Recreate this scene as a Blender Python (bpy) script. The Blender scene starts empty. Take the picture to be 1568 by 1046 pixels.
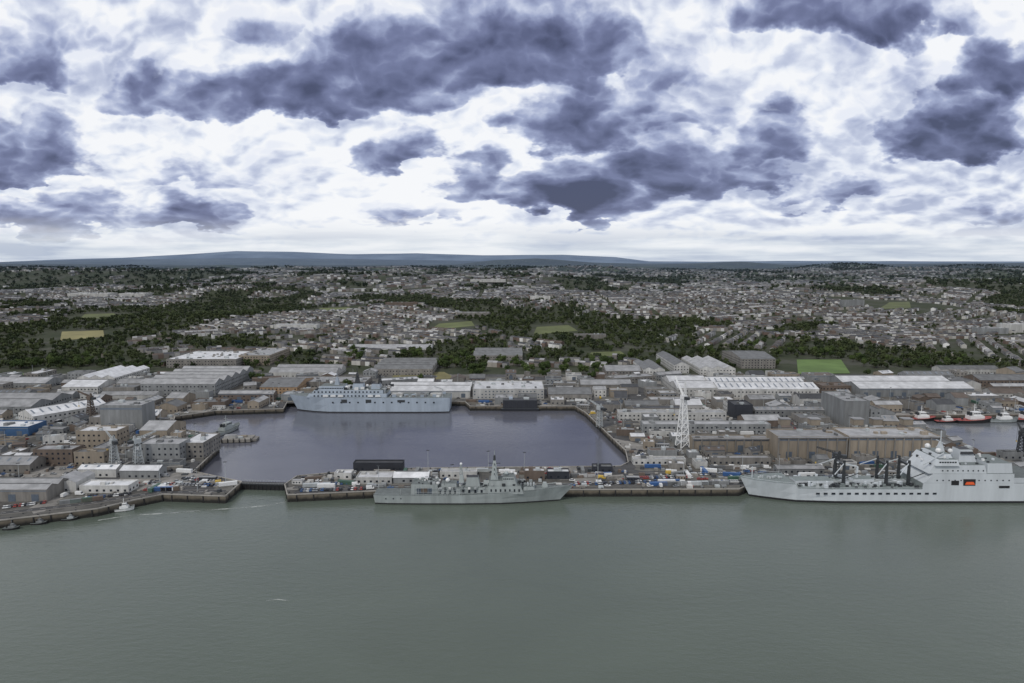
import bpy, math, random
import numpy as np
from mathutils import Vector
random.seed(7); R=np.random.default_rng(11)
sc=bpy.context.scene
TH=math.radians(6.6); S_,C_=math.sin(TH),math.cos(TH); CH=160.0; F=1045.0; QZ=5.0
# ---------------------------------------------------------------- survey helpers
def ray(px,py):
    a=(px-784)/F; b=-(py-523)/F
    return a, C_+b*S_, -S_+b*C_
def W(px,py,z=QZ):
    a,dy,dz=ray(px,py); t=(CH-z)/(-dz); return (a*t,dy*t)
def proj(x,y,z):
    f=y*C_-(z-CH)*S_; u=y*S_+(z-CH)*C_
    return 784+F*x/f, 523-F*u/f
# ---------------------------------------------------------------- numpy noise
TAB=R.random((256,256))
def vn(x,y):
    x=np.asarray(x,float); y=np.asarray(y,float)
    xi=np.floor(x).astype(int); yi=np.floor(y).astype(int); fx=x-xi; fy=y-yi
    fx=fx*fx*(3-2*fx); fy=fy*fy*(3-2*fy)
    a=TAB[xi&255,yi&255]; b=TAB[(xi+1)&255,yi&255]; c=TAB[xi&255,(yi+1)&255]; d=TAB[(xi+1)&255,(yi+1)&255]
    return (a*(1-fx)+b*fx)*(1-fy)+(c*(1-fx)+d*fx)*fy
def fbm(x,y,o=4):
    s=0;a=.5;t=0
    for i in range(o):
        s=s+a*vn(x*2**i+17.3*i,y*2**i+5.1*i); t+=a; a*=.5
    return s/t
def hgt(x,y):
    x=np.asarray(x,float); y=np.asarray(y,float)
    b=np.interp(y,[940,1060,1300,2000,3000,4500,7000,9000,12000,16000,40000],[5,6,14,36,56,76,92,80,60,60,60])
    amp=np.interp(y,[960,1100,1500,2200,3500,8000,12000],[0,2,14,38,72,80,40])
    h=b+amp*(fbm(x/850+3.1,y/600+1.7,4)-.5)*2
    px1=np.array([-3000,0,300,600,700,760,820,900,1000,1130,1200,1568,4500]); py1=np.array([404,404,406,406,405,398,395.5,402,405,401,406,402.5,404])
    x1=(px1-784)/F*11000; r1=160-(py1-402.)/F*11000
    g1=np.interp(x,x1,r1)*(1+.08*(fbm(x/900,y/900+9)-.5))
    h=np.maximum(h, h+(g1-h)*np.exp(-((y-11000)/1500)**2))
    px2=np.array([-3000,0,100,200,300,370,450,540,640,740,860,940,990,1090,1200,1568]); py2=np.array([403,402,397.5,394.5,389,384.5,386,389.5,388,391,390,393.5,400,400.5,399.5,400.5])
    x2=(px2-784)/F*24000; r2=160-(py2-402.)/F*24000
    g2=np.interp(x,x2,r2)+18*(fbm(x/1500+4,y/1500)-.5)
    h=np.maximum(h, h+(g2-h)*np.exp(-((y-24000)/2500)**2))
    px3=np.array([-3000,0,150,300,420,560,700,900,4500]); py3=np.array([404,401,398,396,395,397,399,403,404])
    x3=(px3-784)/F*17000; r3=160-(py3-402.)/F*17000
    g3=np.interp(x,x3,r3)+22*(fbm(x/1100+4,y/1500)-.5)
    h=np.maximum(h, h+(g3-h)*np.exp(-((y-17000)/1700)**2))
    return h
_t=np.geomspace(900,30000,4000)
def RT(px,py):
    a,dy,dz=ray(px,py); t=_t/dy; z=CH+dz*t; h=hgt(a*t,_t)
    k=np.argmax(z<=h); return float(a*t[k]),float(_t[k]),float(h[k])
# ---------------------------------------------------------------- materials
M={}
def nt_new(m):
    m.use_nodes=True; return m.node_tree
def mat(name,col,rough=.7,var=.25,scale=.15,metal=0,streak=False):
    if name in M: return M[name]
    m=bpy.data.materials.new(name); nt=nt_new(m); n=nt.nodes; l=nt.links; p=n['Principled BSDF']
    tc=n.new('ShaderNodeTexCoord'); mp=n.new('ShaderNodeMapping'); l.new(tc.outputs['Object'],mp.inputs[0])
    if streak: mp.inputs['Scale'].default_value=(1,1,.15)
    nz=n.new('ShaderNodeTexNoise'); nz.inputs['Scale'].default_value=scale; nz.inputs['Detail'].default_value=6; nz.inputs['Roughness'].default_value=.65
    l.new(mp.outputs[0],nz.inputs['Vector'])
    oi=n.new('ShaderNodeObjectInfo')
    mr=n.new('ShaderNodeMapRange'); mr.inputs[1].default_value=.3; mr.inputs[2].default_value=.7; mr.inputs[3].default_value=1-var; mr.inputs[4].default_value=1+var*.5
    l.new(nz.outputs['Fac'],mr.inputs[0])
    m2=n.new('ShaderNodeMath'); m2.operation='MULTIPLY_ADD'; m2.inputs[1].default_value=var*1.0; m2.inputs[2].default_value=1-var*.5; l.new(oi.outputs['Random'],m2.inputs[0])
    m3=n.new('ShaderNodeMath'); m3.operation='MULTIPLY'; l.new(mr.outputs[0],m3.inputs[0]); l.new(m2.outputs[0],m3.inputs[1])
    vm=n.new('ShaderNodeVectorMath'); vm.operation='SCALE'; vm.inputs[0].default_value=col; l.new(m3.outputs[0],vm.inputs['Scale'])
    l.new(vm.outputs[0],p.inputs['Base Color']); p.inputs['Roughness'].default_value=rough; p.inputs['Metallic'].default_value=metal
    M[name]=m; return m
mat('roof_white',(.62,.63,.65),.6,.32,.12); mat('roof_light',(.33,.335,.345),.7,.4,.12); mat('roof_grey',(.15,.155,.16),.7,.35,.15)
mat('roof_dark',(.06,.063,.07),.7,.3,.15); mat('roof_brown',(.13,.105,.09),.8,.3,.15)
mat('wall_white',(.50,.50,.485),.8,.35,.2,streak=True); mat('wall_grey',(.23,.24,.245),.8,.35,.2,streak=True); mat('wall_tan',(.29,.25,.20),.85,.3,.2,streak=True)
mat('wall_brown',(.14,.11,.09),.85,.3,.2,streak=True); mat('wall_stone',(.22,.21,.195),.9,.35,.3,streak=True); mat('wall_blue',(.04,.10,.21),.6,.2,.2); mat('wall_dark',(.03,.034,.045),.7,.3,.2)
mat('wall_orange',(.34,.23,.14),.8,.2,.2); mat('window_glass',(.025,.03,.04),.15,.1,1); mat('roller_door',(.10,.125,.16),.6,.2,.5); mat('rooflight',(.16,.19,.23),.3,.2,.5)
mat('ship_grey',(.33,.365,.365),.5,.26,.15,streak=True); mat('ship_light',(.56,.60,.63),.5,.16,.12,streak=True); mat('ship_blue',(.36,.42,.49),.5,.2,.1,streak=True); mat('deck_grey',(.14,.16,.16),.8,.3,.3)
mat('deck_green',(.19,.22,.22),.8,.25,.3); mat('boot_black',(.018,.018,.02),.5,.2,.3); mat('dark_metal',(.04,.045,.05),.5,.3,.4); mat('steel_pale',(.42,.45,.46),.5,.2,.4)
mat('orange_paint',(.8,.12,.03),.5,.1,.5); mat('red_paint',(.35,.06,.05),.5,.1,.5); mat('yellow_paint',(.6,.42,.08),.5,.1,.5); mat('blue_paint',(.04,.11,.28),.5,.2,.5)
mat('white_paint',(.75,.76,.76),.4,.1,.5); mat('silver_paint',(.4,.42,.44),.3,.1,.5,metal=.4); mat('black_paint',(.02,.02,.025),.3,.1,.5); mat('tyre_rubber',(.02,.02,.02),.9,.1,1); mat('green_paint',(.06,.12,.09),.6,.1,.5)
mat('bark',(.08,.06,.045),.9,.3,2); mat('concrete',(.30,.285,.26),.9,.35,.08); mat('asphalt_road',(.06,.06,.062),.9,.3,.1); mat('road_marking',(.7,.7,.68),.7,.1,.5)
def grass(name,c): mat(name,c,.95,.35,.02)
grass('grass_green',(.11,.18,.05)); grass('grass_dry',(.22,.20,.09)); grass('grass_dull',(.115,.135,.05))
def haze_nodes(n,l,colsock,y0,y1,amt,hc):  # aerial haze painted into the base colour, growing with world Y
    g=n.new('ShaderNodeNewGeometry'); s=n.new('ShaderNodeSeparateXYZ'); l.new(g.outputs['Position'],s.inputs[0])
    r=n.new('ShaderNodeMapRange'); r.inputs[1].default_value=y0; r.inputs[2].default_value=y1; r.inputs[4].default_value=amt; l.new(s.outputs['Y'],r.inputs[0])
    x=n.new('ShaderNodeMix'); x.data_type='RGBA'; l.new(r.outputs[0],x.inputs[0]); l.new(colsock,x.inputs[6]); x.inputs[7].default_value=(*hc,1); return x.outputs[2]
def foliage(name,c1,c2,far=False):
    m=bpy.data.materials.new(name); nt=nt_new(m); n=nt.nodes; l=nt.links; p=n['Principled BSDF']
    oi=n.new('ShaderNodeObjectInfo'); g=n.new('ShaderNodeNewGeometry'); nz=n.new('ShaderNodeTexNoise'); nz.inputs['Scale'].default_value=.02 if far else .35; nz.inputs['Detail'].default_value=2
    l.new(g.outputs['Position'],nz.inputs['Vector'])
    a=n.new('ShaderNodeMath'); a.operation='MULTIPLY_ADD'; a.inputs[1].default_value=.6; l.new(oi.outputs['Random'],a.inputs[0]); l.new(nz.outputs['Fac'],a.inputs[2])
    cr=n.new('ShaderNodeValToRGB'); cr.color_ramp.elements[0].position=.35; cr.color_ramp.elements[0].color=(*c1,1); cr.color_ramp.elements[1].position=1.0; cr.color_ramp.elements[1].color=(*c2,1)
    l.new(a.outputs[0],cr.inputs[0]); o=cr.outputs[0]
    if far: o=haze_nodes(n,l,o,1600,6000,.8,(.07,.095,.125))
    l.new(o,p.inputs['Base Color']); p.inputs['Roughness'].default_value=.95; p.inputs['Specular IOR Level'].default_value=.15
    M[name]=m
foliage('foliage',(.026,.044,.018),(.085,.12,.04)); foliage('foliage_far',(.022,.034,.019),(.07,.088,.038),True)
# ---------------------------------------------------------------- mesh builder
class MB:
    def __init__(s): s.v=[];s.f=[];s.m=[];s.names=[]
    def mi(s,m):
        if m not in s.names: s.names.append(m)
        return s.names.index(m)
    def poly(s,pts,m):
        k=len(s.v); s.v+=[tuple(p) for p in pts]; s.f.append(tuple(range(k,k+len(pts)))); s.m.append(s.mi(m))
    def box(s,x0,x1,y0,y1,z0,z1,m,a=0,b=0,c=0,d=None,top=None):
        if d is None: d=c
        k=len(s.v); s.v+=[(x0,y0,z0),(x1,y0,z0),(x1,y1,z0),(x0,y1,z0),(x0+a,y0+c,z1),(x1-b,y0+c,z1),(x1-b,y1-d,z1),(x0+a,y1-d,z1)]
        mi=s.mi(m); s.f+=[(k,k+3,k+2,k+1),(k+4,k+5,k+6,k+7),(k,k+1,k+5,k+4),(k+1,k+2,k+6,k+5),(k+2,k+3,k+7,k+6),(k+3,k,k+4,k+7)]
        s.m+=[mi,s.mi(top) if top else mi,mi,mi,mi,mi]
    def cyl(s,x,y,z0,z1,r,m,r2=None,n=10):
        r2=r if r2 is None else r2; k=len(s.v)
        for z,q in((z0,r),(z1,r2)):
            for i in range(n):
                a=2*math.pi*i/n; s.v.append((x+q*math.cos(a),y+q*math.sin(a),z))
        mi=s.mi(m)
        for i in range(n): j=(i+1)%n; s.f.append((k+i,k+j,k+n+j,k+n+i)); s.m.append(mi)
        s.f.append(tuple(k+n+i for i in range(n))); s.m.append(mi)
    def beam(s,p,q,r,m,r2=None):
        r2=r if r2 is None else r2
        p=Vector(p);q=Vector(q);d=(q-p).normalized(); u=d.cross(Vector((0,0,1)))
        if u.length<.01: u=Vector((1,0,0))
        u.normalize(); w=d.cross(u); k=len(s.v)
        for c,rr in((p,r),(q,r2)):
            for a,b in((-1,-1),(1,-1),(1,1),(-1,1)): s.v.append(tuple(c+u*a*rr+w*b*rr))
        mi=s.mi(m)
        for fc in((0,1,5,4),(1,2,6,5),(2,3,7,6),(3,0,4,7),(4,5,6,7),(3,2,1,0)): s.f.append(tuple(k+i for i in fc)); s.m.append(mi)
    def ball(s,x,y,z,r,m,n=8):
        k=len(s.v); mi=s.mi(m); rows=5
        for j in range(rows+1):
            t=math.pi*j/rows
            for i in range(n): a=2*math.pi*i/n; s.v.append((x+r*math.sin(t)*math.cos(a),y+r*math.sin(t)*math.sin(a),z+r*math.cos(t)))
        for j in range(rows):
            for i in range(n): q=(i+1)%n; s.f.append((k+j*n+i,k+(j+1)*n+i,k+(j+1)*n+q,k+j*n+q)); s.m.append(mi)
    def mesh(s,name):
        me=bpy.data.meshes.new(name); me.from_pydata(s.v,[],s.f)
        for nn in s.names: me.materials.append(M[nn])
        me.polygons.foreach_set('material_index',s.m); me.update(); return me
    def obj(s,name,loc=(0,0,0),rot=0,parent=None):
        return mk(name,s.mesh(name),loc,rot,parent)
def mk(name,me,loc=(0,0,0),rot=0,parent=None,scale=None):
    o=bpy.data.objects.new(name,me); o.location=loc; o.rotation_euler=(0,0,rot)
    if scale: o.scale=scale
    sc.collection.objects.link(o)
    if parent: o.parent=parent
    return o
# ---------------------------------------------------------------- land polygon
front=[(-1500,900),(-300,828),(0,797),(60,790),(150,779),(205,766),(250,757),(345,760),(370,738)]
basin=[(296,722),(336,684),(322,664),(262,655),(268,638),(330,629),(434,626),(440,615),(712,615),(720,622),(880,622),(897,632),(945,678),(958,690),(962,708),(950,714),(640,717),(530,722),(455,729),(436,742)]
front2=[(440,758),(575,752),(880,750),(1132,749),(1152,740),(1568,739),(2300,736)]
rb=[(2300,700),(1505,693),(1452,668),(1418,654),(1376,647),(1368,636),(2300,629)]
OUT=[W(*p) for p in front+basin+front2+rb]+[(1700,900),(1700,940),(-1700,940)]
OA=np.array(OUT)
def inland(x,y):
    c=False; n=len(OUT); j=n-1
    for i in range(n):
        xi,yi=OUT[i];xj,yj=OUT[j]
        if (yi>y)!=(yj>y) and x<(xj-xi)*(y-yi)/(yj-yi)+xi: c=not c
        j=i
    return c
from mathutils.geometry import tessellate_polygon
def edge_dist(x,y):
    a=OA; b=np.roll(OA,-1,0); d=b-a; t=np.clip(((x-a[:,0])*d[:,0]+(y-a[:,1])*d[:,1])/(d**2).sum(1),0,1)
    return float(np.min(np.hypot(a[:,0]+t*d[:,0]-x,a[:,1]+t*d[:,1]-y)))
m=bpy.data.materials.new('yard_ground'); nt=nt_new(m); n=nt.nodes;l=nt.links;p=n['Principled BSDF']
g=n.new('ShaderNodeNewGeometry'); vo=n.new('ShaderNodeTexVoronoi'); vo.inputs['Scale'].default_value=.03; vo.distance='CHEBYCHEV'
l.new(g.outputs['Position'],vo.inputs['Vector']); sp=n.new('ShaderNodeSeparateColor'); l.new(vo.outputs['Color'],sp.inputs[0])
cr=n.new('ShaderNodeValToRGB'); cr.color_ramp.interpolation='CONSTANT'
for i,(ps,c) in enumerate([(0,(.07,.07,.072)),(.3,(.14,.137,.125)),(.5,(.09,.087,.08)),(.72,(.24,.23,.215)),(.88,(.115,.105,.09))]):
    e=cr.color_ramp.elements[i] if i<2 else cr.color_ramp.elements.new(ps)
    e.position=ps; e.color=(*c,1)
l.new(sp.outputs[0],cr.inputs[0])
nz=n.new('ShaderNodeTexNoise'); nz.inputs['Scale'].default_value=.09; nz.inputs['Detail'].default_value=9; nz.inputs['Roughness'].default_value=.7; l.new(g.outputs['Position'],nz.inputs['Vector'])
mr=n.new('ShaderNodeMapRange'); mr.inputs[1].default_value=.3; mr.inputs[2].default_value=.7; mr.inputs[3].default_value=.5; mr.inputs[4].default_value=1.4; l.new(nz.outputs['Fac'],mr.inputs[0])
vm=n.new('ShaderNodeVectorMath'); vm.operation='SCALE'; l.new(cr.outputs[0],vm.inputs[0]); l.new(mr.outputs[0],vm.inputs['Scale']); l.new(vm.outputs[0],p.inputs['Base Color']); p.inputs['Roughness'].default_value=.9
M['yard_ground']=m
m=bpy.data.materials.new('quay_stone'); nt=nt_new(m); n=nt.nodes;l=nt.links;p=n['Principled BSDF']
g=n.new('ShaderNodeNewGeometry'); sx=n.new('ShaderNodeSeparateXYZ'); l.new(g.outputs['Position'],sx.inputs[0])
nz=n.new('ShaderNodeTexNoise'); nz.inputs['Scale'].default_value=.3; nz.inputs['Detail'].default_value=6; l.new(g.outputs['Position'],nz.inputs['Vector'])
ad=n.new('ShaderNodeMath'); ad.operation='MULTIPLY_ADD'; ad.inputs[1].default_value=3; l.new(nz.outputs['Fac'],ad.inputs[0]); l.new(sx.outputs['Z'],ad.inputs[2])
cr=n.new('ShaderNodeValToRGB'); cr.color_ramp.elements[0].position=.42; cr.color_ramp.elements[0].color=(.018,.018,.016,1); cr.color_ramp.elements[1].position=.8; cr.color_ramp.elements[1].color=(.18,.155,.12,1)
dv=n.new('ShaderNodeMath'); dv.operation='MULTIPLY'; dv.inputs[1].default_value=.14; l.new(ad.outputs[0],dv.inputs[0]); l.new(dv.outputs[0],cr.inputs[0]); l.new(cr.outputs[0],p.inputs['Base Color']); p.inputs['Roughness'].default_value=.9
M['quay_stone']=m
mb=MB()
tri=tessellate_polygon([[Vector((x,y,0)) for x,y in OUT]])
mb.v=[(x,y,QZ) for x,y in OUT]
k0=mb.mi('yard_ground')
for t in tri:
    a,b,c=[Vector(OUT[i]) for i in t]
    if (b-a).cross(c-a)<0: t=(t[0],t[2],t[1])
    mb.f.append(tuple(t)); mb.m.append(k0)
nq=len(OUT)-3
for i in range(nq-1):
    (x0,y0),(x1,y1)=OUT[i],OUT[i+1]
    mb.poly([(x0,y0,-4),(x1,y1,-4),(x1,y1,QZ),(x0,y0,QZ)],'quay_stone')
mb.obj('dockyard_ground')
cp=MB()
for i in range(nq-1):
    (x0,y0),(x1,y1)=OUT[i],OUT[i+1]
    L=math.hypot(x1-x0,y1-y0)
    if L<3: continue
    cp.beam((x0,y0,QZ+.12),(x1,y1,QZ+.12),.35,'concrete')
    if L<500:
        for s in np.arange(6,L,11):
            x=x0+(x1-x0)*s/L; y=y0+(y1-y0)*s/L
            cp.box(x-.35,x+.35,y-.35,y+.35,.5,QZ-.3,'boot_black')
cp.obj('quay_edge_coping')
# ---------------------------------------------------------------- terrain
ys=np.concatenate([np.linspace(940,3000,190),np.geomspace(3010,32000,230)]); us=np.linspace(-1,1,420); us=np.sign(us)*np.abs(us)**1.15*1.7
Yg,Ug=np.meshgrid(ys,us,indexing='ij'); Xg=Ug*(Yg*1.0+60); Zg=hgt(Xg,Yg); Zg[0,:]=QZ
nv=np.stack([Xg,Yg,Zg],-1).reshape(-1,3); a=np.arange(len(ys)*len(us)).reshape(len(ys),len(us))
q=np.stack([a[:-1,:-1],a[:-1,1:],a[1:,1:],a[1:,:-1]],-1).reshape(-1,4)
me=bpy.data.meshes.new('terrain'); me.from_pydata(nv.tolist(),[],q.tolist()); me.polygons.foreach_set('use_smooth',[True]*len(q))
m=bpy.data.materials.new('terrain_ground'); nt=nt_new(m); n=nt.nodes;l=nt.links;p=n['Principled BSDF']; p.inputs['Roughness'].default_value=.95; p.inputs['Specular IOR Level'].default_value=.1
g=n.new('ShaderNodeNewGeometry'); P=g.outputs['Position']
def noise(scale,det=6,ro=.6,vec=None):
    z=n.new('ShaderNodeTexNoise'); z.inputs['Scale'].default_value=scale; z.inputs['Detail'].default_value=det; z.inputs['Roughness'].default_value=ro; l.new(vec or P,z.inputs['Vector']); return z.outputs['Fac']
def ramp(fac,els,interp='LINEAR'):
    cr=n.new('ShaderNodeValToRGB'); cr.color_ramp.interpolation=interp
    for i,(ps,c) in enumerate(els):
        e=cr.color_ramp.elements[i] if i<2 else cr.color_ramp.elements.new(ps)
        e.position=ps; e.color=(*c,1)
    l.new(fac,cr.inputs[0]); return cr.outputs[0]
def mixc(f,a,b):
    x=n.new('ShaderNodeMix'); x.data_type='RGBA'
    l.new(f,x.inputs[0])
    for s,v in((6,a),(7,b)):
        if isinstance(v,tuple): x.inputs[s].default_value=(*v,1)
        else: l.new(v,x.inputs[s])
    return x.outputs[2]
def mrange(f,a,b,c=0,d=1):
    x=n.new('ShaderNodeMapRange'); x.inputs[1].default_value=a;x.inputs[2].default_value=b;x.inputs[3].default_value=c;x.inputs[4].default_value=d; l.new(f,x.inputs[0]); return x.outputs[0]
near=ramp(noise(.012,8,.7),[(.3,(.03,.04,.02)),(.5,(.055,.062,.036)),(.62,(.085,.085,.07)),(.75,(.085,.105,.042))])
far=ramp(noise(.003,8,.65),[(.3,(.018,.028,.022)),(.48,(.028,.038,.028)),(.57,(.085,.105,.05)),(.63,(.034,.044,.03))])
vo=n.new('ShaderNodeTexVoronoi'); vo.inputs['Scale'].default_value=.02; l.new(P,vo.inputs['Vector'])
spk=mrange(vo.outputs['Distance'],.3,.2); msk=mrange(noise(.0012,4,.6),.48,.56)
mm=n.new('ShaderNodeMath'); mm.operation='MULTIPLY'; l.new(spk,mm.inputs[0]); l.new(msk,mm.inputs[1])
far=mixc(mm.outputs[0],far,(.36,.37,.38))
sx=n.new('ShaderNodeSeparateXYZ'); l.new(P,sx.inputs[0]); Yc=sx.outputs['Y']
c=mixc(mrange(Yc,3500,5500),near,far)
c=mixc(mrange(Yc,2500,9500,.05,.78),c,(.082,.112,.155))  # distance haze blended into the ground colour
hill_hazec=ramp(noise(.0009,5,.6),[(.35,(.125,.17,.245)),(.65,(.18,.235,.32))])  # far hills coloured blue-grey, haze included in the surface colour
c=mixc(mrange(Yc,12000,21000),c,hill_hazec)
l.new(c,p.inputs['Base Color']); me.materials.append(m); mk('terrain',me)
# ---------------------------------------------------------------- water
def water(name,col,x0,x1,y0,y1,z,rough,bs,var=.07):
    m=bpy.data.materials.new(name); nt=nt_new(m); n=nt.nodes;l=nt.links;p=n['Principled BSDF']
    g=n.new('ShaderNodeNewGeometry'); mp=n.new('ShaderNodeMapping'); mp.inputs['Scale'].default_value=(.45,1,1); mp.inputs['Rotation'].default_value=(0,0,.3); l.new(g.outputs['Position'],mp.inputs[0])
    a=n.new('ShaderNodeTexNoise'); a.inputs['Scale'].default_value=.35; a.inputs['Detail'].default_value=8; a.inputs['Roughness'].default_value=.62; l.new(mp.outputs[0],a.inputs['Vector'])
    b=n.new('ShaderNodeBump'); b.inputs['Strength'].default_value=bs; b.inputs['Distance'].default_value=.35; l.new(a.outputs['Fac'],b.inputs['Height']); l.new(b.outputs[0],p.inputs['Normal'])
    c=n.new('ShaderNodeTexNoise'); c.inputs['Scale'].default_value=.015; c.inputs['Detail'].default_value=9; c.inputs['Roughness'].default_value=.6; c.inputs['Distortion'].default_value=1.2; l.new(mp.outputs[0],c.inputs['Vector'])
    r=n.new('ShaderNodeValToRGB'); r.color_ramp.elements[0].position=.3; r.color_ramp.elements[1].position=.7
    r.color_ramp.elements[0].color=(*[v*(1-var) for v in col],1); r.color_ramp.elements[1].color=(*[v*(1+var) for v in col],1); l.new(c.outputs['Fac'],r.inputs[0]); l.new(r.outputs[0],p.inputs['Base Color'])
    rr=n.new('ShaderNodeMapRange'); rr.inputs[1].default_value=.35; rr.inputs[2].default_value=.65; rr.inputs[3].default_value=rough*.7; rr.inputs[4].default_value=rough*1.6; l.new(c.outputs['Fac'],rr.inputs[0]); l.new(rr.outputs[0],p.inputs['Roughness'])
    p.inputs['IOR'].default_value=1.333; M[name]=m
    w=MB(); w.poly([(x0,y0,z),(x1,y0,z),(x1,y1,z),(x0,y1,z)],name); w.obj(name)
water('sea_water',(.098,.12,.10),-6000,6000,-4000,935,0,.1,.8)
water('basin_water',(.105,.11,.135),-345,150,474,790,.03,.08,.35)
water('east_basin_water',(.13,.14,.155),330,1500,500,800,.03,.12,.25)
# ---------------------------------------------------------------- buildings
FOOT=[]
def occupied(x,y,r=0):
    for (cx,cy,w,d,a) in FOOT:
        dx,dy=x-cx,y-cy; lx=dx*math.cos(a)+dy*math.sin(a); ly=-dx*math.sin(a)+dy*math.cos(a)
        if abs(lx)<w/2+r and abs(ly)<d/2+r: return True
    return False
def building(name,x,y,w,d,h,rot,roof,wall,roofm,z=QZ,win=True,bays=1,lights=False,units=True,door=False,win_mat='window_glass'):
    b=MB(); b.box(0,w,0,d,-1,h,wall,top=roofm)
    if roof=='flat':
        t=.35
        for (x0,x1,y0,y1) in((-.05,w+.05,-.05,t),(-.05,w+.05,d-t,d+.05),(-.05,t,t,d-t),(w-t,w+.05,t,d-t)): b.box(x0,x1,y0,y1,h+.003,h+.8,wall)
        if units:
            for i in range(int(2+w*d/300)):
                ux=random.uniform(1.5,max(2,w-6)); uy=random.uniform(1.5,max(2,d-5)); b.box(ux,ux+random.uniform(1.5,5),uy,uy+random.uniform(1.5,4),h+.01,h+random.uniform(.8,2.6),random.choice([wall,'steel_pale','roof_grey']))
    elif roof=='gable':
        bd=d/bays
        for k in range(bays):
            y0=k*bd; y1=y0+bd; rz=h+min(bd*.17+.4,5)
            if bays>1: rz=h+min(bd*.2,5)
            o=.4 if bays==1 else 0
            b.poly([(-.3,y0-o,h+.05),(w+.3,y0-o,h+.05),(w+.3,(y0+y1)/2,rz),(-.3,(y0+y1)/2,rz)],roofm)
            b.poly([(w+.3,y1+o,h+.05),(-.3,y1+o,h+.05),(-.3,(y0+y1)/2,rz),(w+.3,(y0+y1)/2,rz)],roofm)
            b.poly([(0,y0,h),(0,(y0+y1)/2,rz-.1),(0,y1,h)],wall); b.poly([(w,y0,h),(w,y1,h),(w,(y0+y1)/2,rz-.1)],wall)
            if lights:
                n=max(2,int(w/7))
                for i in range(n):
                    lx=(i+.35)*w/n; lw=w/n*.22
                    f0,f1=.25,.8; s=(rz-h)
                    b.poly([(lx,y0+bd/2*f0,h+s*f0+.12),(lx+lw,y0+bd/2*f0,h+s*f0+.12),(lx+lw,y0+bd/2*f1,h+s*f1+.12),(lx,y0+bd/2*f1,h+s*f1+.12)],'rooflight')
            b.box(1,w-1,(y0+y1)/2-.4,(y0+y1)/2+.4,rz-.1,rz+.3,'roof_grey')
    elif roof=='ygable':
        bw=w/bays
        for k in range(bays):
            x0=k*bw;x1=x0+bw;xm=(x0+x1)/2; rz=h+min(bw*.22,5)
            b.poly([(x0,-.3,h),(xm,-.3,rz),(xm,d+.3,rz),(x0,d+.3,h)],roofm); b.poly([(xm,-.3,rz),(x1,-.3,h),(x1,d+.3,h),(xm,d+.3,rz)],roofm)
            b.poly([(x0,-.02,h),(x1,-.02,h),(xm,-.02,rz-.1)],wall); b.poly([(x1,d,h),(x0,d,h),(xm,d,rz-.1)],wall)
    if win:
        rows=max(1,int((h-.5)/3.4))
        for r in range(rows):
            z0=1.0+r*(h-.6)/rows
            n=max(1,int(w/4.2))
            for i in range(n):
                if random.random()<.1: continue
                cx=(i+.5)*w/n; b.poly([(cx-.8,-.04,z0),(cx+.8,-.04,z0),(cx+.8,-.04,z0+1.5),(cx-.8,-.04,z0+1.5)],win_mat)
            n=max(1,int(d/4.2))
            for sx_,sg in((-.04,-1),(w+.04,1)):
                for i in range(n):
                    cy=(i+.5)*d/n; q=[(sx_,cy-.8,z0),(sx_,cy+.8,z0),(sx_,cy+.8,z0+1.5),(sx_,cy-.8,z0+1.5)]
                    b.poly(q if sg>0 else q[::-1],win_mat)
    if door:
        n=max(1,int(w/14))
        for i in range(n):
            cx=(i+.5)*w/n; hh=min(h*.6,5.5); b.box(cx-2.4,cx+2.4,-.12,-.02,0,hh,'roller_door')
        b.box(.2,w-.2,-.06,-.02,h*.84,h*.92,'rooflight')
    c,s=math.cos(rot),math.sin(rot)
    FOOT.append((x+c*w/2-s*d/2,y+s*w/2+c*d/2,w,d,rot))
    return b.obj(name,(x,y,z),rot)
def Bp(name,xl,xr,yb,yt,h,roof,wall,roofm,yb2=None,z=QZ,**k):
    x0,y0=W(xl,yb,z); x1,y1=W(xr,yb if yb2 is None else yb2,z)
    yc=(y0+y1)/2; d=W((xl+xr)/2,yt,z+h)[1]-yc; d=max(8,min(d,120))
    return building(name,x0,y0,math.hypot(x1-x0,y1-y0),d,h,math.atan2(y1-y0,x1-x0),roof,wall,roofm,z=z,**k)
G,FL,YG='gable','flat','ygable'
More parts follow.
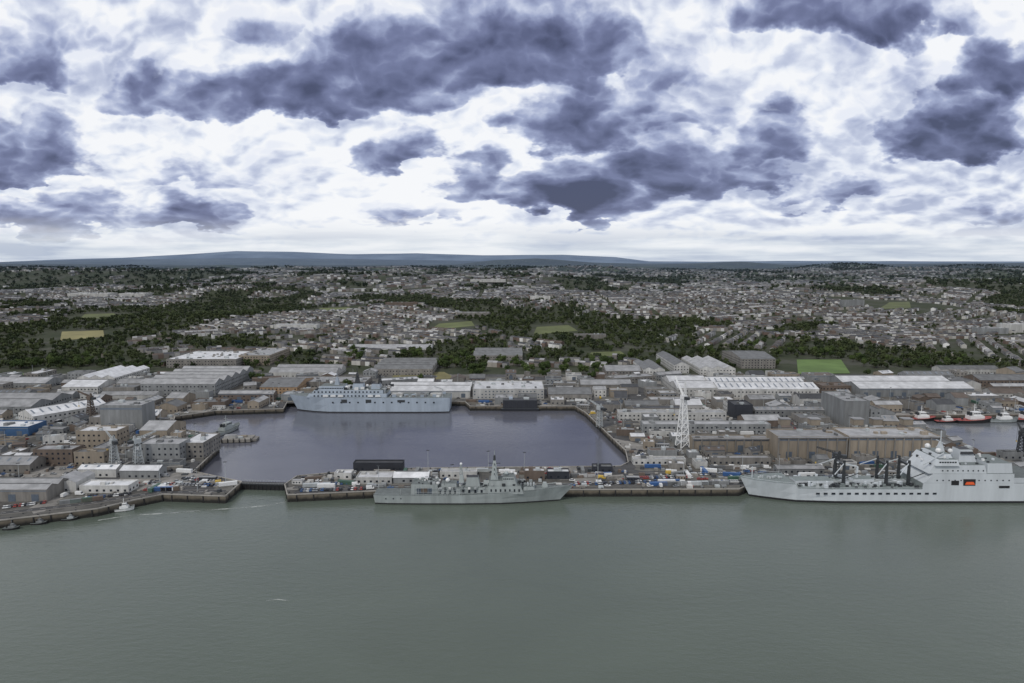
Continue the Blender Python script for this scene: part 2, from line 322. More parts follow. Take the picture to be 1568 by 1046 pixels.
BL=[
('dockside_warehouse',-70,72,768,733,8,G,'wall_stone','roof_light',dict(bays=2,door=True,win=False)),
('storehouse',76,117,754,724,7,YG,'wall_white','roof_light',dict(bays=2)),
('low_workshop',122,197,755,736,4.5,FL,'wall_white','roof_white',{}),
('quay_store',120,178,731,712,6,G,'wall_white','roof_white',dict(lights=True)),
('quay_store',184,243,733,713,6,G,'wall_grey','roof_white',{}),
('transit_shed',-110,46,724,700,6,G,'wall_stone','roof_light',dict(lights=True)),
('office_block',52,112,713,682,12,FL,'wall_brown','roof_light',{}),
('office_block',114,160,713,688,10,FL,'wall_tan','roof_grey',{}),
('office_block',118,180,686,653,14,FL,'wall_tan','roof_white',{}),
('assembly_hall',155,219,657,614,22,FL,'wall_grey','roof_light',dict(win=False,door=True)),
('ship_workshop',214,276,708,672,14,FL,'wall_grey','roof_light',{}),
('ship_workshop',278,312,702,664,12,FL,'wall_stone','roof_white',{}),
('pump_house',214,256,671,645,7,G,'wall_tan','roof_light',{}),
('blue_shed',-40,44,668,645,8,FL,'wall_blue','roof_white',dict(win=False,door=True)),
('fabrication_shed',52,165,652,618,9,G,'wall_white','roof_white',dict(yb2=632,bays=1,lights=True)),
('fabrication_shed',-60,48,636,604,9,G,'wall_grey','roof_light',dict(bays=2)),
('mast_house',95,150,604,583,9,G,'wall_white','roof_white',{}),
('mast_house',118,176,588,563,8,YG,'wall_white','roof_white',dict(bays=3)),
('store_building',-60,70,594,580,6,G,'wall_grey','roof_light',{}),
('foundry_building',216,330,606,560,14,G,'wall_grey','roof_light',dict(bays=5,lights=False)),
('factory_building',255,362,564,538,13,FL,'wall_stone','roof_white',{}),
('office_block',366,413,560,533,15,FL,'wall_tan','roof_light',{}),
('brick_store',398,455,603,578,8,G,'wall_orange','roof_grey',{}),
('training_building',412,515,578,561,7,G,'wall_white','roof_light',dict(bays=2)),
('training_building',440,560,594,577,7,FL,'wall_stone','roof_light',{}),
('ferry_shed',592,720,609,588,8,G,'wall_white','roof_white',dict(win=False,door=True,bays=2)),
('maintenance_hall',724,833,611,584,11,FL,'wall_white','roof_white',dict(win=True,win_mat='roller_door')),
('store_building',840,906,613,596,7,G,'wall_stone','roof_grey',{}),
('barrack_block',572,662,575,551,9,G,'wall_stone','roof_grey',dict(bays=4)),
('barrack_block',725,800,553,535,9,G,'wall_stone','roof_grey',dict(bays=2)),
('barrack_block',530,660,540,529,7,G,'wall_white','roof_light',{}),
('covered_slip_shed',1037,1097,607,577,10,G,'wall_white','roof_white',dict(bays=2)),
('long_machine_shop',1100,1254,609,579,10,G,'wall_white','roof_white',dict(bays=2,lights=True)),
('brown_store',1259,1308,603,586,9,FL,'wall_brown','roof_brown',{}),
('shipbuilding_hall',1316,1491,608,577,10,G,'wall_grey','roof_white',dict(bays=2,door=True,win=False)),
('control_tower_block',1292,1330,655,600,25,FL,'wall_grey','roof_light',dict(win=False)),
('control_annex',1332,1348,655,612,17,FL,'wall_grey','roof_grey',{}),
('machine_shop',948,1112,645,628,8,FL,'wall_white','roof_light',{}),
('machine_shop',1156,1285,640,624,8,G,'wall_grey','roof_light',dict(lights=True)),
('boiler_shop',985,1180,664,645,8,FL,'wall_grey','roof_light',{}),
('plant_house',1124,1152,642,614,14,FL,'wall_dark','roof_dark',dict(win=False)),
('dock_office',1060,1178,692,667,11,FL,'wall_tan','roof_light',dict(win=False,door=True)),
('submarine_refit_hall',1190,1296,702,658,17,FL,'wall_tan','roof_light',dict(door=True,win=False)),
('submarine_refit_hall',1298,1438,701,656,17,FL,'wall_tan','roof_light',dict(door=True,win=False)),
('quay_shed',970,1050,712,700,4,FL,'wall_white','roof_light',{}),
('quay_shed',1090,1180,712,699,5,FL,'wall_stone','roof_light',{}),
('quay_shed',1190,1262,726,714,4,G,'wall_grey','roof_light',{}),
('dark_store',541,617,722,707,6,FL,'wall_dark','roof_dark',dict(units=False)),
('quay_shed',545,600,741,723,4,FL,'wall_white','roof_white',{}),
('quay_shed',602,656,740,723,4,G,'wall_grey','roof_white',{}),
('site_office',512,538,734,722,4,FL,'wall_white','roof_white',{}),
('site_office',674,730,732,719,4,FL,'wall_white','roof_light',{}),
('site_office',803,834,735,719,6,FL,'wall_brown','roof_white',{}),
('site_office',838,872,734,720,5,FL,'wall_dark','roof_white',{}),
('site_office',908,938,724,713,4,FL,'wall_dark','roof_grey',{}),
('stone_chapel',1135,1187,565,537,15,G,'wall_stone','roof_grey',{}),
('white_terrace',1032,1055,572,540,12,YG,'wall_white','roof_grey',{}),
('white_terrace',985,1018,577,553,10,YG,'wall_white','roof_grey',dict(bays=2)),
('white_terrace',1072,1126,574,548,9,YG,'wall_white','roof_light',dict(bays=3)),
('store_building',928,982,577,561,8,G,'wall_stone','roof_light',{}),
('store_building',1500,1600,592,576,8,G,'wall_brown','roof_grey',{}),
('store_building',1440,1530,573,562,7,G,'wall_white','roof_grey',{}),
]
for (nm,xl,xr,yb,yt,h,rf,wl,rm,kw) in BL: Bp(nm,xl,xr,yb,yt,h,rf,wl,rm,**kw)
for px in(1215,1262,1330,1360,1408):
    x,y=W(px,690); v=MB(); v.box(-4,4,0,7,17,22,'wall_tan',top='roof_grey'); v.box(-4.4,4.4,-.4,7.4,22.003,22.6,'roof_light'); v.obj('roof_vent_house',(x,y+18,QZ))
for (xl,xr,yb) in((1190,1296,702),(1298,1438,701),(1060,1178,692)):
    x0,y0=W(xl,yb); x1,_=W(xr,yb); hh=17 if xl>1100 else 11; v=MB(); n_=int((x1-x0)/7)
    for i in range(n_+1): xx=(x1-x0-1)*i/n_; v.box(xx,xx+1,-.9,-.13,0,hh-.2,'wall_stone')
    v.box(-.2,x1-x0+.2,-1.3,-.14,hh-.19,hh+.6,'roof_light'); v.obj('hall_buttresses',(x0,y0,QZ))
cnt=0
for t in range(6000):
    y=random.uniform(500,935); x=random.uniform(-.86,.9)*y
    big=y>640
    w=random.choice([14,20,28,36,50,62]) if big else random.choice([9,12,16,22]); d=random.uniform(12,26) if big else random.uniform(7,11); h=random.uniform(4.5,9) if big else random.uniform(3.5,6)
    if t>4500: w=random.choice([8,11,14,18]); d=random.uniform(7,12); h=random.uniform(3.5,7)
    rr_=max(w,d)/2
    if not inland(x,y) or edge_dist(x,y)<(rr_*.8+6): continue
    rot=random.choice([0,0,.05,-.12,.35,math.pi/2*.98])
    c,s=math.cos(rot),math.sin(rot); bad=False
    for fx in(-.5,-.25,0,.25,.5):
        for fy in(-.5,0,.5):
            xx=x+c*w*fx-s*d*fy; yy=y+s*w*fx+c*d*fy
            if occupied(xx,yy,4) or not inland(xx,yy): bad=True;break
        if bad: break
    if bad: continue
    pxx,pyy=proj(x,y,QZ)
    if 580<pxx<770 and 560<pyy<583: continue
    if 1200<pxx<1320 and 540<pyy<582: continue
    building(random.choice(['workshop_building','storage_shed','yard_office']),x-c*w/2+s*d/2,y-s*w/2-c*d/2,w,d,h,rot,random.choice([G,G,FL,FL,FL]),
        random.choice(['wall_white','wall_grey','wall_grey','wall_stone','wall_stone','wall_tan','wall_brown']),random.choice(['roof_white','roof_light','roof_light','roof_light','roof_grey','roof_grey','roof_dark','roof_brown']),win=random.random()<.5,door=random.random()<.3,lights=random.random()<.3)
    cnt+=1
    if cnt>310: break
print('filler',cnt)
for (nm,px,py,w,d,h,wl,rm) in [('hospital_building',1500,512,60,25,12,'wall_grey','roof_light'),('hospital_building',1535,510,80,20,18,'wall_white','roof_white'),('retail_warehouse',103,455,140,60,12,'wall_white','roof_white'),('retail_warehouse',182,455,90,60,12,'wall_white','roof_white'),('school_building',590,470,90,25,12,'wall_brown','roof_brown'),('apartment_block',812,462,60,20,16,'wall_white','roof_light'),('retail_warehouse',1050,440,160,50,10,'wall_grey','roof_light'),('school_building',880,520,60,18,9,'wall_stone','roof_grey'),('school_building',700,485,80,25,10,'wall_stone','roof_light'),('school_building',420,505,90,25,10,'wall_white','roof_light'),('apartment_block',1290,470,60,18,18,'wall_grey','roof_light'),('retail_warehouse',720,432,150,60,10,'wall_white','roof_white'),('retail_warehouse',330,436,140,60,10,'wall_grey','roof_light')]:
    x,y,z=RT(px,py); building(nm,x,y,w,d,h,0,FL,wl,rm,z=z,win=False)
# ---------------------------------------------------------------- ships
def hull(b,st,side,deck,boot='boot_black',bz=.9,mid=.5):
    rings=[]
    for (xw,bw,xd,bd,zd) in st:
        r=[]
        for z,f in((-2,0),(bz,bz/zd),(zd*mid,mid),(zd,1)):
            f=max(0,f); g=f**1.3; x=xw+(xd-xw)*f; hb=bw+(bd-bw)*g; r.append((x,hb,z))
        rings.append(r)
    for i in range(len(rings)-1):
        A,B=rings[i],rings[i+1]
        for j in range(3):
            mt=boot if j==0 else side
            for sg in(-1,1):
                q=[(A[j][0],sg*A[j][1],A[j][2]),(B[j][0],sg*B[j][1],B[j][2]),(B[j+1][0],sg*B[j+1][1],B[j+1][2]),(A[j+1][0],sg*A[j+1][1],A[j+1][2])]
                b.poly(q if sg<0 else q[::-1],mt)
        b.poly([(A[3][0],-A[3][1],A[3][2]),(B[3][0],-B[3][1],B[3][2]),(B[3][0],B[3][1],B[3][2]),(A[3][0],A[3][1],A[3][2])],deck)
        for sg in(-1,1):
            b.beam((A[3][0],sg*(A[3][1]-.15),A[3][2]+.9),(B[3][0],sg*(B[3][1]-.15),B[3][2]+.9),.07,side)
    for r in(rings[0],rings[-1]):
        for j in range(3):
            b.poly([(r[j][0],-r[j][1],r[j][2]),(r[j][0],r[j][1],r[j][2]),(r[j+1][0],r[j+1][1],r[j+1][2]),(r[j+1][0],-r[j+1][1],r[j+1][2])],boot if j==0 else side)
def lattice(b,x,y,z0,z1,r0,r1,m,n=6,t=.14):
    for k in range(n):
        a,c=z0+(z1-z0)*k/n,z0+(z1-z0)*(k+1)/n; ra=r0+(r1-r0)*k/n; rc=r0+(r1-r0)*(k+1)/n
        P0=[(x+i*ra,y+j*ra,a) for i,j in((-1,-1),(1,-1),(1,1),(-1,1))]; P1=[(x+i*rc,y+j*rc,c) for i,j in((-1,-1),(1,-1),(1,1),(-1,1))]
        for i in range(4):
            j=(i+1)%4; b.beam(P0[i],P1[i],t,m); b.beam(P0[i],P1[j],t*.7,m); b.beam(P1[i],P1[j],t*.7,m)
def win_row(b,x0,x1,y,z,step,w,h,m='window_glass'):
    x=x0
    while x<x1: b.poly([(x,y,z),(x+w,y,z),(x+w,y,z+h),(x,y,z+h)],m); x+=step
def ship(name,loc,rot=0):
    e=bpy.data.objects.new(name,None); e.location=loc; e.rotation_euler=(0,0,rot); sc.collection.objects.link(e); return e
# --- frigate (stern x=0, bow x=133)
fr=ship('naval_frigate',(-92.3,446.5,0))
b=MB(); hull(b,[(1,6.3,0,7,6.2),(10,7.3,10,7.8,6.2),(30,7.8,30,8.05,6.3),(60,7.9,60,8.1,6.6),(85,7,85,7.9,7.6),(100,4.8,101,6.9,8.6),(111,2.8,114,5,9.4),(119,1.1,125,2.6,10.1),(124,.1,134,.15,10.8)],'ship_grey','deck_grey')
win_row(b,8,24,-7.78,3.6,5,.8,.8); b.obj('hull',parent=fr)
b=MB(); sg='ship_grey'
b.box(25,43,-7.4,7.4,6.3,13.5,sg,a=.3,b=.5,c=.6,top='deck_grey')
b.box(43.1,58,-6.8,6.8,6.4,10.2,sg,c=.5,top='deck_grey'); b.box(45,55,-4,4,10.21,13,sg,c=.4,top='deck_grey')
b.box(58.1,76,-5.6,5.6,6.5,10.8,sg,c=.4,top='deck_grey')
b.box(61,71,-3.4,3.4,10.81,17,sg,a=1,b=1.5,c=.7,top='boot_black')
b.box(76.1,100,-7.4,7.4,7.0,12.2,sg,b=2,c=.8,top='deck_grey'); b.box(77,96,-6,6,12.21,15.4,sg,b=1.5,c=.5,top='deck_grey'); b.box(86,94.5,-5.2,5.2,15.41,17.8,sg,b=.8,c=.4,top='deck_grey')
win_row(b,86.5,93.5,-5.22,16.3,1.2,.8,.8); win_row(b,78,98,-7.35,8.6,3.1,.9,1.8); win_row(b,44,57,-6.85,7.2,3.3,1.0,1.9); win_row(b,59,75,-5.66,7.2,4.1,1.4,2.2)
b.box(100.1,108,-4.6,4.6,8.4,11,sg,b=1.5,c=.5,top='deck_grey')
b.box(29,39,-7.45,-7.2,7,11,'roller_door')
b.obj('superstructure',parent=fr)
b=MB()
b.box(78,83,-2.6,2.6,15.4,24,sg,a=1.2,b=1.2,c=1.2); b.box(79,82,-1.5,1.5,24,28,sg,a=.7,b=.7,c=.7); b.cyl(80.5,0,28,31.5,.9,'dark_metal',.7); b.beam((80.5,0,31.5),(80.5,0,34.5),.15,sg)
for z in(19.5,22.5,26): b.beam((80.5,-5,z),(80.5,5,z+.4),.22,'dark_metal'); b.beam((76.5,0,z),(84.5,0,z),.2,'dark_metal')
b.box(56.5,60,-1.8,1.8,13,18,sg,a=.7,b=.7,c=.6); lattice(b,58,0,18,25,1,.4,sg,4,.14); b.ball(58,0,25.5,.9,'white_paint'); b.ball(49,0,14.3,1.5,'white_paint'); b.ball(88.5,0,19.2,1.4,sg); b.ball(92,3,18.8,.8,'white_paint')
for x in(84,97,72,47): b.beam((x,-4,12),(x,-5,21),.07,'dark_metal')
b.obj('masts_and_radars',parent=fr)
b=MB(); b.cyl(114.5,0,9.3,10.2,2.2,sg); b.box(112.6,116.6,-1.6,1.6,10.2,12.8,sg,a=.6,b=1.2,c=.5); b.beam((116,0,11.6),(122,0,12.6),.16,sg)
for x in(103,105,107):
    for y in(-1.6,0,1.6): b.cyl(x,y,11,12.3,.55,'steel_pale')
for i in range(4): b.beam((73.5+i*.9,-2,11),(73.5+i*.9,3,13),.38,sg)
b.beam((18,-6.5,6.4),(18,-6.5,10),.1,sg); b.obj('weapons',parent=fr)
b=MB()
for i in range(130):
    x=random.uniform(26,104); y=random.uniform(-6.8,6.5); z=13.4 if x<43 else (10.2 if x<76 else 12.2); s=random.uniform(.4,1.5)
    b.box(x,x+s*1.4,y-s/2,y+s/2,z,z+s*1.1,random.choice([sg,'steel_pale','dark_metal','white_paint','deck_green','dark_metal']))
for x in(44,47,50,53,63,67): b.box(x,x+1.6,-7.2,-6.4,10.2,11.4,random.choice(['white_paint','steel_pale','dark_metal']))
for x in np.arange(27,60,3.2):
    b.beam((x,-8.3,6.2),(x,-8.3,13.6),.1,'steel_pale'); b.beam((x,-8.3,8.6),(x+3.2,-8.3,8.6),.09,'steel_pale'); b.beam((x,-8.3,11.4),(x+3.2,-8.3,11.4),.09,'steel_pale')
b.box(32,36,-8.1,-7.6,8,11,'wall_brown'); b.obj('deck_fittings',parent=fr)
# --- tanker (bow x=0)
tk=ship('naval_tanker',(157,455.5,0),.0)
b=MB(); sl='ship_light'
hull(b,[(7,.1,0,.4,13.5),(14,3.5,8,6,13.2),(26,8.5,22,11,12.8),(34,11.5,33,13,12.6),(34.5,11.6,34.5,13,9.8),(60,14,60,14.2,9.6),(117,14.2,117,14.3,9.6),(117.5,14.2,117.5,14.3,13.6),(185,14,185,14.2,13.6),(201,11,201,13.2,13.6)],sl,'deck_green',bz=1.4)
win_row(b,46,128,-14.42,6.0,5.2,2.6,1.3); b.obj('hull',parent=tk)
b=MB()
b.box(117.6,178,-14.2,14.2,13.61,20,sl,a=7,b=0,c=.6,top='deck_green')
b.box(121,160,-13,13,20.01,25.5,sl,a=4,b=1,c=.8,top='deck_green')
b.box(125,141,-14,14,25.51,29.5,sl,a=2.5,b=1,c=1.2,top='deck_green')
b.box(129,139,-9,9,29.51,32,sl,a=1,b=1,c=1,top='deck_green')
win_row(b,127.5,139,-13.5,27.3,1.7,1.3,1.0); win_row(b,130,158,-13.0,21.5,3.4,.9,.9); win_row(b,126,176,-14.15,15.2,4,.9,.9)
b.box(146,158,-5,5,25.51,34,sl,a=1,b=3,c=1,top='boot_black'); b.box(147,156,-5.3,5.3,31,32.6,'dark_metal',a=.3,b=.8,c=.4)
b.box(161,178,-12,12,20.01,26.5,sl,a=.5,b=.5,c=.8,top='deck_green'); b.box(178.1,200,-13.4,13.4,13.61,17.2,sl,b=.4,top='deck_grey')
b.obj('superstructure',parent=tk)
b=MB(); b.box(144,152,-14.45,-13.9,12.2,16.5,'boot_black'); b.box(145,151.4,-15.0,-14.46,13,14.8,'orange_paint',a=.9,b=.9,c=.2)
b.box(136,141,-14.45,-14.2,12.5,15.5,'boot_black'); b.box(168,175,-14.45,-14.1,10.5,12,'boot_black'); b.obj('lifeboat',parent=tk)
b=MB()
for x in(68,97,112):
    mm_='dark_metal'
    for y in(-6,6): b.box(x-.9,x+.9,y-.9,y+.9,9.6,27,mm_,a=.3,b=.3,c=.3)
    b.box(x-.8,x+.8,-5,5,23,24.4,mm_); b.beam((x,-6,25),(x-9,-12,19),.25,sl); b.beam((x,6,25),(x-9,12,19),.25,sl); b.beam((x,-6,14),(x+8,-11,20),.25,'dark_metal')
b.box(134,138,-2,2,32,38,sl,a=1.2,b=1.2,c=1.2); b.beam((136,0,38),(136,0,46),.25,sl); b.beam((136,-5,38),(136,5,38.5),.2,sl); b.beam((133,0,35),(139,0,35),.2,sl); b.ball(131,6,33.8,1.9,'white_paint'); b.ball(131,-6,33.8,1.9,'white_paint'); b.ball(143,0,32,1.6,'white_paint')
b.beam((8,0,13.2),(8,0,21),.25,sl); b.beam((120,-9,25),(133,-9,33),.3,sl); b.obj('replenishment_masts',parent=tk)
b=MB()
for i in range(260):
    x=random.uniform(36,115); y=random.uniform(-12,12); s=random.uniform(.4,1.7); b.box(x,x+s*1.6,y-s/2,y+s/2,9.6,9.6+s*1.3,random.choice([sl,'steel_pale','dark_metal','dark_metal','deck_green']))
for y in(-3.5,-2,-.5,1,2.5): b.beam((36,y,11),(116,y,11),.25,'steel_pale')
b.box(36,62,-5,5,9.6,12.4,sl,top='deck_green'); b.box(76,90,-4,4,9.6,13.2,sl,top='deck_green')
for x in(44,56,82,92,104): b.cyl(x,-8,9.6,13,.9,sl); b.cyl(x,8,9.6,13,.9,sl)
for i in range(14): x=random.uniform(6,30); b.cyl(x,random.uniform(-2,2),13,14.3,.7,'steel_pale')
b.beam((80,0,13),(80,0,21),.6,sl); b.beam((80,0,21),(66,0,24),.4,sl)
for i in range(40):
    x=random.uniform(123,176); y=random.uniform(-11,11); s=random.uniform(.6,1.6); z=29.5 if 128<x<140 else (25.5 if x<160 else 26.4)
    b.box(x,x+s,y,y+s,z,z+s,random.choice([sl,'white_paint','dark_metal']))
b.obj('deck_fittings',parent=tk)
# --- amphibious assault ship (bow x=0)
am=ship('amphibious_assault_ship',(-242.5,732,0))
b=MB(); sb='ship_blue'
hull(b,[(9,.2,0,.4,18),(18,5,12,8,17.5),(30,10,27,13,17),(45,13.6,44,14.4,16.6),(80,14.4,80,14.5,16.4),(150,14.4,150,14.5,16.2),(172,13,174,14,16.2),(175,12.6,176,13.6,16.2)],sb,'deck_grey',bz=1.2)
win_row(b,50,160,-14.6,10.5,9,1.8,1.6); b.box(60,66,-14.7,-14.3,11,14.5,'dark_metal'); b.box(86,92,-14.7,-14.3,11,14.5,'dark_metal'); b.box(120,128,-14.7,-14.3,11.5,14,'dark_metal'); b.obj('hull',parent=am)
b=MB()
b.box(22,108,-12.5,12.5,16.3,20.5,sb,a=3,c=.6,top='deck_grey'); b.box(28,104,-11,11,20.51,24,sb,a=2,c=.6,top='deck_grey'); b.box(34,62,-10,10,24.01,28,sb,a=2,b=1,c=.8,top='deck_grey'); b.box(70,82,-5,5,24.01,30,sb,a=.8,b=.8,c=.8,top='boot_black'); b.box(90,100,-5,5,24.01,29.5,sb,a=.8,b=.8,c=.8,top='boot_black')
for z in(17.2,21.2): win_row(b,30,102,-12.62 if z<20 else -11.1,z,4,1.6,1.6)
win_row(b,38,60,-9.95,25.3,1.8,1.3,1.1); b.obj('superstructure',parent=am)
b=MB()
b.box(50,55,-2.5,2.5,28,36,sb,a=1.4,b=1.4,c=1.4); b.beam((52.5,0,36),(52.5,0,41),.3,sb)
b.box(72,77,-2.5,2.5,30,41,'dark_metal',a=1.6,b=1.6,c=1.4); b.beam((74.5,0,41),(74.5,0,46),.3,'dark_metal'); b.beam((74.5,-6,38),(74.5,6,38),.25,'dark_metal'); b.beam((69,0,36),(80,0,36),.3,'dark_metal')
lattice(b,99,0,29.5,39,1.6,.6,'dark_metal',4,.25); b.ball(45,5,29.5,2,'white_paint'); b.ball(64,-5,26,2,'white_paint'); b.ball(84,5,26,1.8,'white_paint'); b.obj('masts_and_radars',parent=am)
b=MB()
for x in(40,48,56,88,96): b.box(x,x+6,-13.9,-12.3,17,19.2,'white_paint',a=.6,b=.6)
for i in range(120):
    x=random.uniform(28,172); y=random.uniform(-11,11); s=random.uniform(.8,2.6); z=16.2 if x>108 else 24; b.box(x,x+s*1.7,y,y+s,z,z+s,random.choice([sb,'white_paint','steel_pale','wall_stone','dark_metal','dark_metal']))
b.box(112,124,-6,2,16.2,19,'wall_white'); b.box(140,150,-8,-2,16.2,18.8,'wall_grey'); b.box(154,166,-5,3,16.2,18.6,'wall_white')
for x in(106,168): b.beam((x,-10,16.2),(x,-10,25),.4,'steel_pale'); b.beam((x,-10,25),(x-9,-10,28),.3,'steel_pale')
b.obj('deck_fittings',parent=am)
# --- dark covered barge
x,y=W(768,630,0); bg=MB(); hull(bg,[(0,8,-.6,8.6,3),(40,8.4,40.4,8.6,3)],'wall_dark','deck_grey'); bg.box(1.5,38.5,-7.6,7.6,3.01,12,'wall_dark',top='roof_dark')
for i in range(8): bg.box(3+i*4.3,3.3+i*4.3,-7.7,-7.61,3.4,11.6,'dark_metal')
bg.box(8,12,-3,3,12.01,14,'ship_blue'); bg.box(24,30,-3,3,12.01,13.4,'steel_pale'); bg.obj('covered_barge',(x,y+8.5,0))
# --- tugs
def tug(name,loc,rot,hc,sup,L=28,s=1,dk=None):
    e=ship(name,loc,rot); e.scale=(s,s,s)
    b=MB(); hull(b,[(.5,3.6,0,4,2.4),(L*.3,4.4,L*.3,4.6,2.2),(L*.65,4.2,L*.66,4.6,2.8),(L*.88,2.2,L*.92,3,3.8),(L*.96,.2,L,.4,4.4)],hc,dk or 'deck_grey',bz=.5); b.obj('hull',parent=e)
    b=MB(); b.box(L*.35,L*.75,-3,3,2.5,5.4,sup,b=.5,c=.2); b.box(L*.45,L*.66,-2.3,2.3,5.41,8.2,sup,a=.3,b=.5,c=.3); win_row(b,L*.46,L*.64,-2.25,6.6,1.2,.9,.9); b.box(L*.36,L*.42,-1.8,-.8,5.4,8,'dark_metal'); b.box(L*.36,L*.42,.8,1.8,5.4,8,'dark_metal')
    b.beam((L*.52,0,8.2),(L*.52,0,14),.18,sup); b.beam((L*.52,-1.8,11.5),(L*.52,1.8,11.5),.1,sup); b.cyl(L*.2,0,2.3,3.6,.8,'dark_metal'); b.obj('wheelhouse',parent=e)
for (px,py,rot,hc,s) in [(1386,644,.0,'boot_black',1.1),(1432,647,0,'boot_black',.8),(1462,647,.05,'boot_black',1.35),(1512,646,.0,'ship_grey',1.1),(1544,645,0,'boot_black',1.3),(1600,645,0,'boot_black',1.3)]:
    x,y=W(px,py,0); tug('harbour_tug',(x,y,0),rot,hc,'white_paint',s=s,dk='red_paint' if hc=='boot_black' else None)
x,y=W(322,672,0); tug('patrol_boat',(x,y+3,0),1.35,'ship_grey','ship_grey',36,1.15)
for (px,py,rot,sup) in [(172,783,.25,'white_paint'),(48,803,.12,'wall_grey'),(5,811,.15,'wall_grey'),(95,797,.2,'steel_pale')]:
    x,y=W(px,py,0); tug('workboat',(x,y,0),rot,'white_paint' if px>150 else 'boot_black',sup,22,.6 if px>150 else .42)
x,y=W(338,679,0); j=MB(); j.box(0,26,0,16,.4,3,'concrete',a=0); j.box(26,30,2,14,.3,2.2,'wall_stone'); j.box(2,12,3,9,3.01,6,'wall_white',top='roof_light'); j.box(14,18,3,6,3.01,4.6,'steel_pale'); j.box(15,20,8,12,3.01,4.2,'wall_tan')
for i in range(6): j.cyl(1+i*5,-.5,-1,4.2,.4,'boot_black')
j.obj('basin_jetty',(x,y,0),.12)
x0,y0=W(366,739,4); x1,y1=W(444,741,4); g=MB(); L=math.hypot(x1-x0,y1-y0); g.box(0,L,0,7,-2,3.6,'boot_black',top='asphalt_road'); g.box(0,L,-.3,.2,3.61,4.4,'dark_metal')
for i in range(int(L/3)): g.box(i*3,i*3+.25,-.5,-.05,-1,3.5,'dark_metal')
for yy in(.3,6.8):
    g.beam((0,yy,4.9),(L,yy,4.9),.06,'steel_pale')
    for i in range(int(L/2)): g.beam((i*2,yy,3.6),(i*2,yy,4.9),.05,'steel_pale')
g.obj('caisson_dock_gate',(x0,y0-3,0),math.atan2(y1-y0,x1-x0))
x0,y0=W(-120,822,0); x1,y1=W(196,782,0); L=math.hypot(x1-x0,y1-y0); g=MB()
n=int(L/14)
for i in range(n):
    g.box(i*14,i*14+13.4,0,4,-.4,.9,'boot_black',top='concrete'); g.cyl(i*14+7,4.4,-2,5.5,.35,'dark_metal')
g.obj('pontoon_walkway',(x0,y0,0),math.atan2(y1-y0,x1-x0))
# --- cranes
def crane(name,px,py,H,jib,rot,m='steel_pale',base=3.2,th=.3):
    x,y=W(px,py); b=MB()
    for i in(-1,1):
        for k in(-1,1): b.box(i*base-.6,i*base+.6,k*base-.6,k*base+.6,0,1,'dark_metal')
    lattice(b,0,0,.8,H*.72,base,1.5,m,7,th); b.box(-2.6,2.6,-2,2,H*.72,H*.72+3.4,m); b.box(1.5,3.4,-1,1,H*.72-1,H*.72-.01,'window_glass')
    b.box(-6.5,-2.7,-1.5,1.5,H*.72+.3,H*.72+2.6,'dark_metal')
    n=9
    for k in range(n):
        a=k/n;c=(k+1)/n; 
        p=lambda t,dy,dz:(1+(jib-1)*t,dy*(1-.6*t),H*.72+3+(H*.28-3)*t+dz*(1-.5*t))
        for dy,dz in((-.8,0),(.8,0),(0,1.4)): b.beam(p(a,dy,dz),p(c,dy,dz),th*.8,m)
        b.beam(p(a,-.8,0),p(c,.8,0),th*.5,m); b.beam(p(a,-.8,0),p(c,0,1.4),th*.5,m); b.beam(p(a,.8,0),p(c,0,1.4),th*.5,m)
    lattice(b,-1.5,0,H*.72+3.4,H*.97,1,.3,m,4,.12); b.beam((-1.5,0,H*.97),(jib*.75,0,H*.93),.08,'dark_metal'); b.beam((jib,0,H),(jib,0,H*.45),.07,'dark_metal'); b.box(jib-.4,jib+.4,-.4,.4,H*.45-1,H*.45,'yellow_paint')
    b.obj(name,(x,y,QZ),rot)
crane('dockside_crane',1045,686,58,14,1.9,'white_paint',4.2,.34)
crane('dockside_crane',176,716,26,15,2.4,'steel_pale',3.2,.22); crane('dockside_crane',212,712,24,14,.8,'steel_pale',3.2,.22); crane('dockside_crane',1280,730,20,14,2.6,'dark_metal',2,.2); crane('dockside_crane',140,640,26,16,2.8,'wall_brown')
crane('dockside_crane',918,655,24,14,2.2,'steel_pale',2.2,.2); crane('dockside_crane',1562,702,26,12,1.2,'dark_metal',2.5)
# --- vehicles
def car_mesh(col,van=False):
    b=MB()
    if van:
        b.box(-2.7,2.7,-1,1,.45,1.2,col); b.box(-2.7,1.6,-1,1,1.2,2.5,col,b=.5,c=.08); b.box(1.0,2.0,-.92,.92,1.2,2.0,'window_glass',b=.7,c=.08)
        wx=(-1.7,1.7)
    else:
        b.box(-2.2,2.2,-.9,.9,.35,.95,col,a=.08,b=.12,c=.04); b.box(-1.7,1.0,-.84,.84,.95,1.45,'window_glass',a=.45,b=.6,c=.14); b.box(-1.15,.35,-.66,.66,1.455,1.49,col); wx=(-1.35,1.35)
    for x in wx:
        for y in(-.86,.7):
            k=len(b.v); N=8
            for yy in(y,y+.2):
                for i in range(N): b.v.append((x+.34*math.cos(i*math.pi/4),yy,.34+.34*math.sin(i*math.pi/4)))
            mi=b.mi('tyre_rubber')
            for i in range(N): q=(i+1)%N; b.f.append((k+i,k+q,k+N+q,k+N+i)); b.m.append(mi)
            b.f.append(tuple(k+i for i in range(N))); b.m.append(mi); b.f.append(tuple(k+N+i for i in range(N))[::-1]); b.m.append(mi)
    return b.mesh('vehicle')
CARS=[car_mesh(c) for c in('white_paint','white_paint','silver_paint','silver_paint','black_paint','black_paint','blue_paint','red_paint')]; VANS=[car_mesh(c,True) for c in('white_paint','white_paint','white_paint','silver_paint','yellow_paint')]
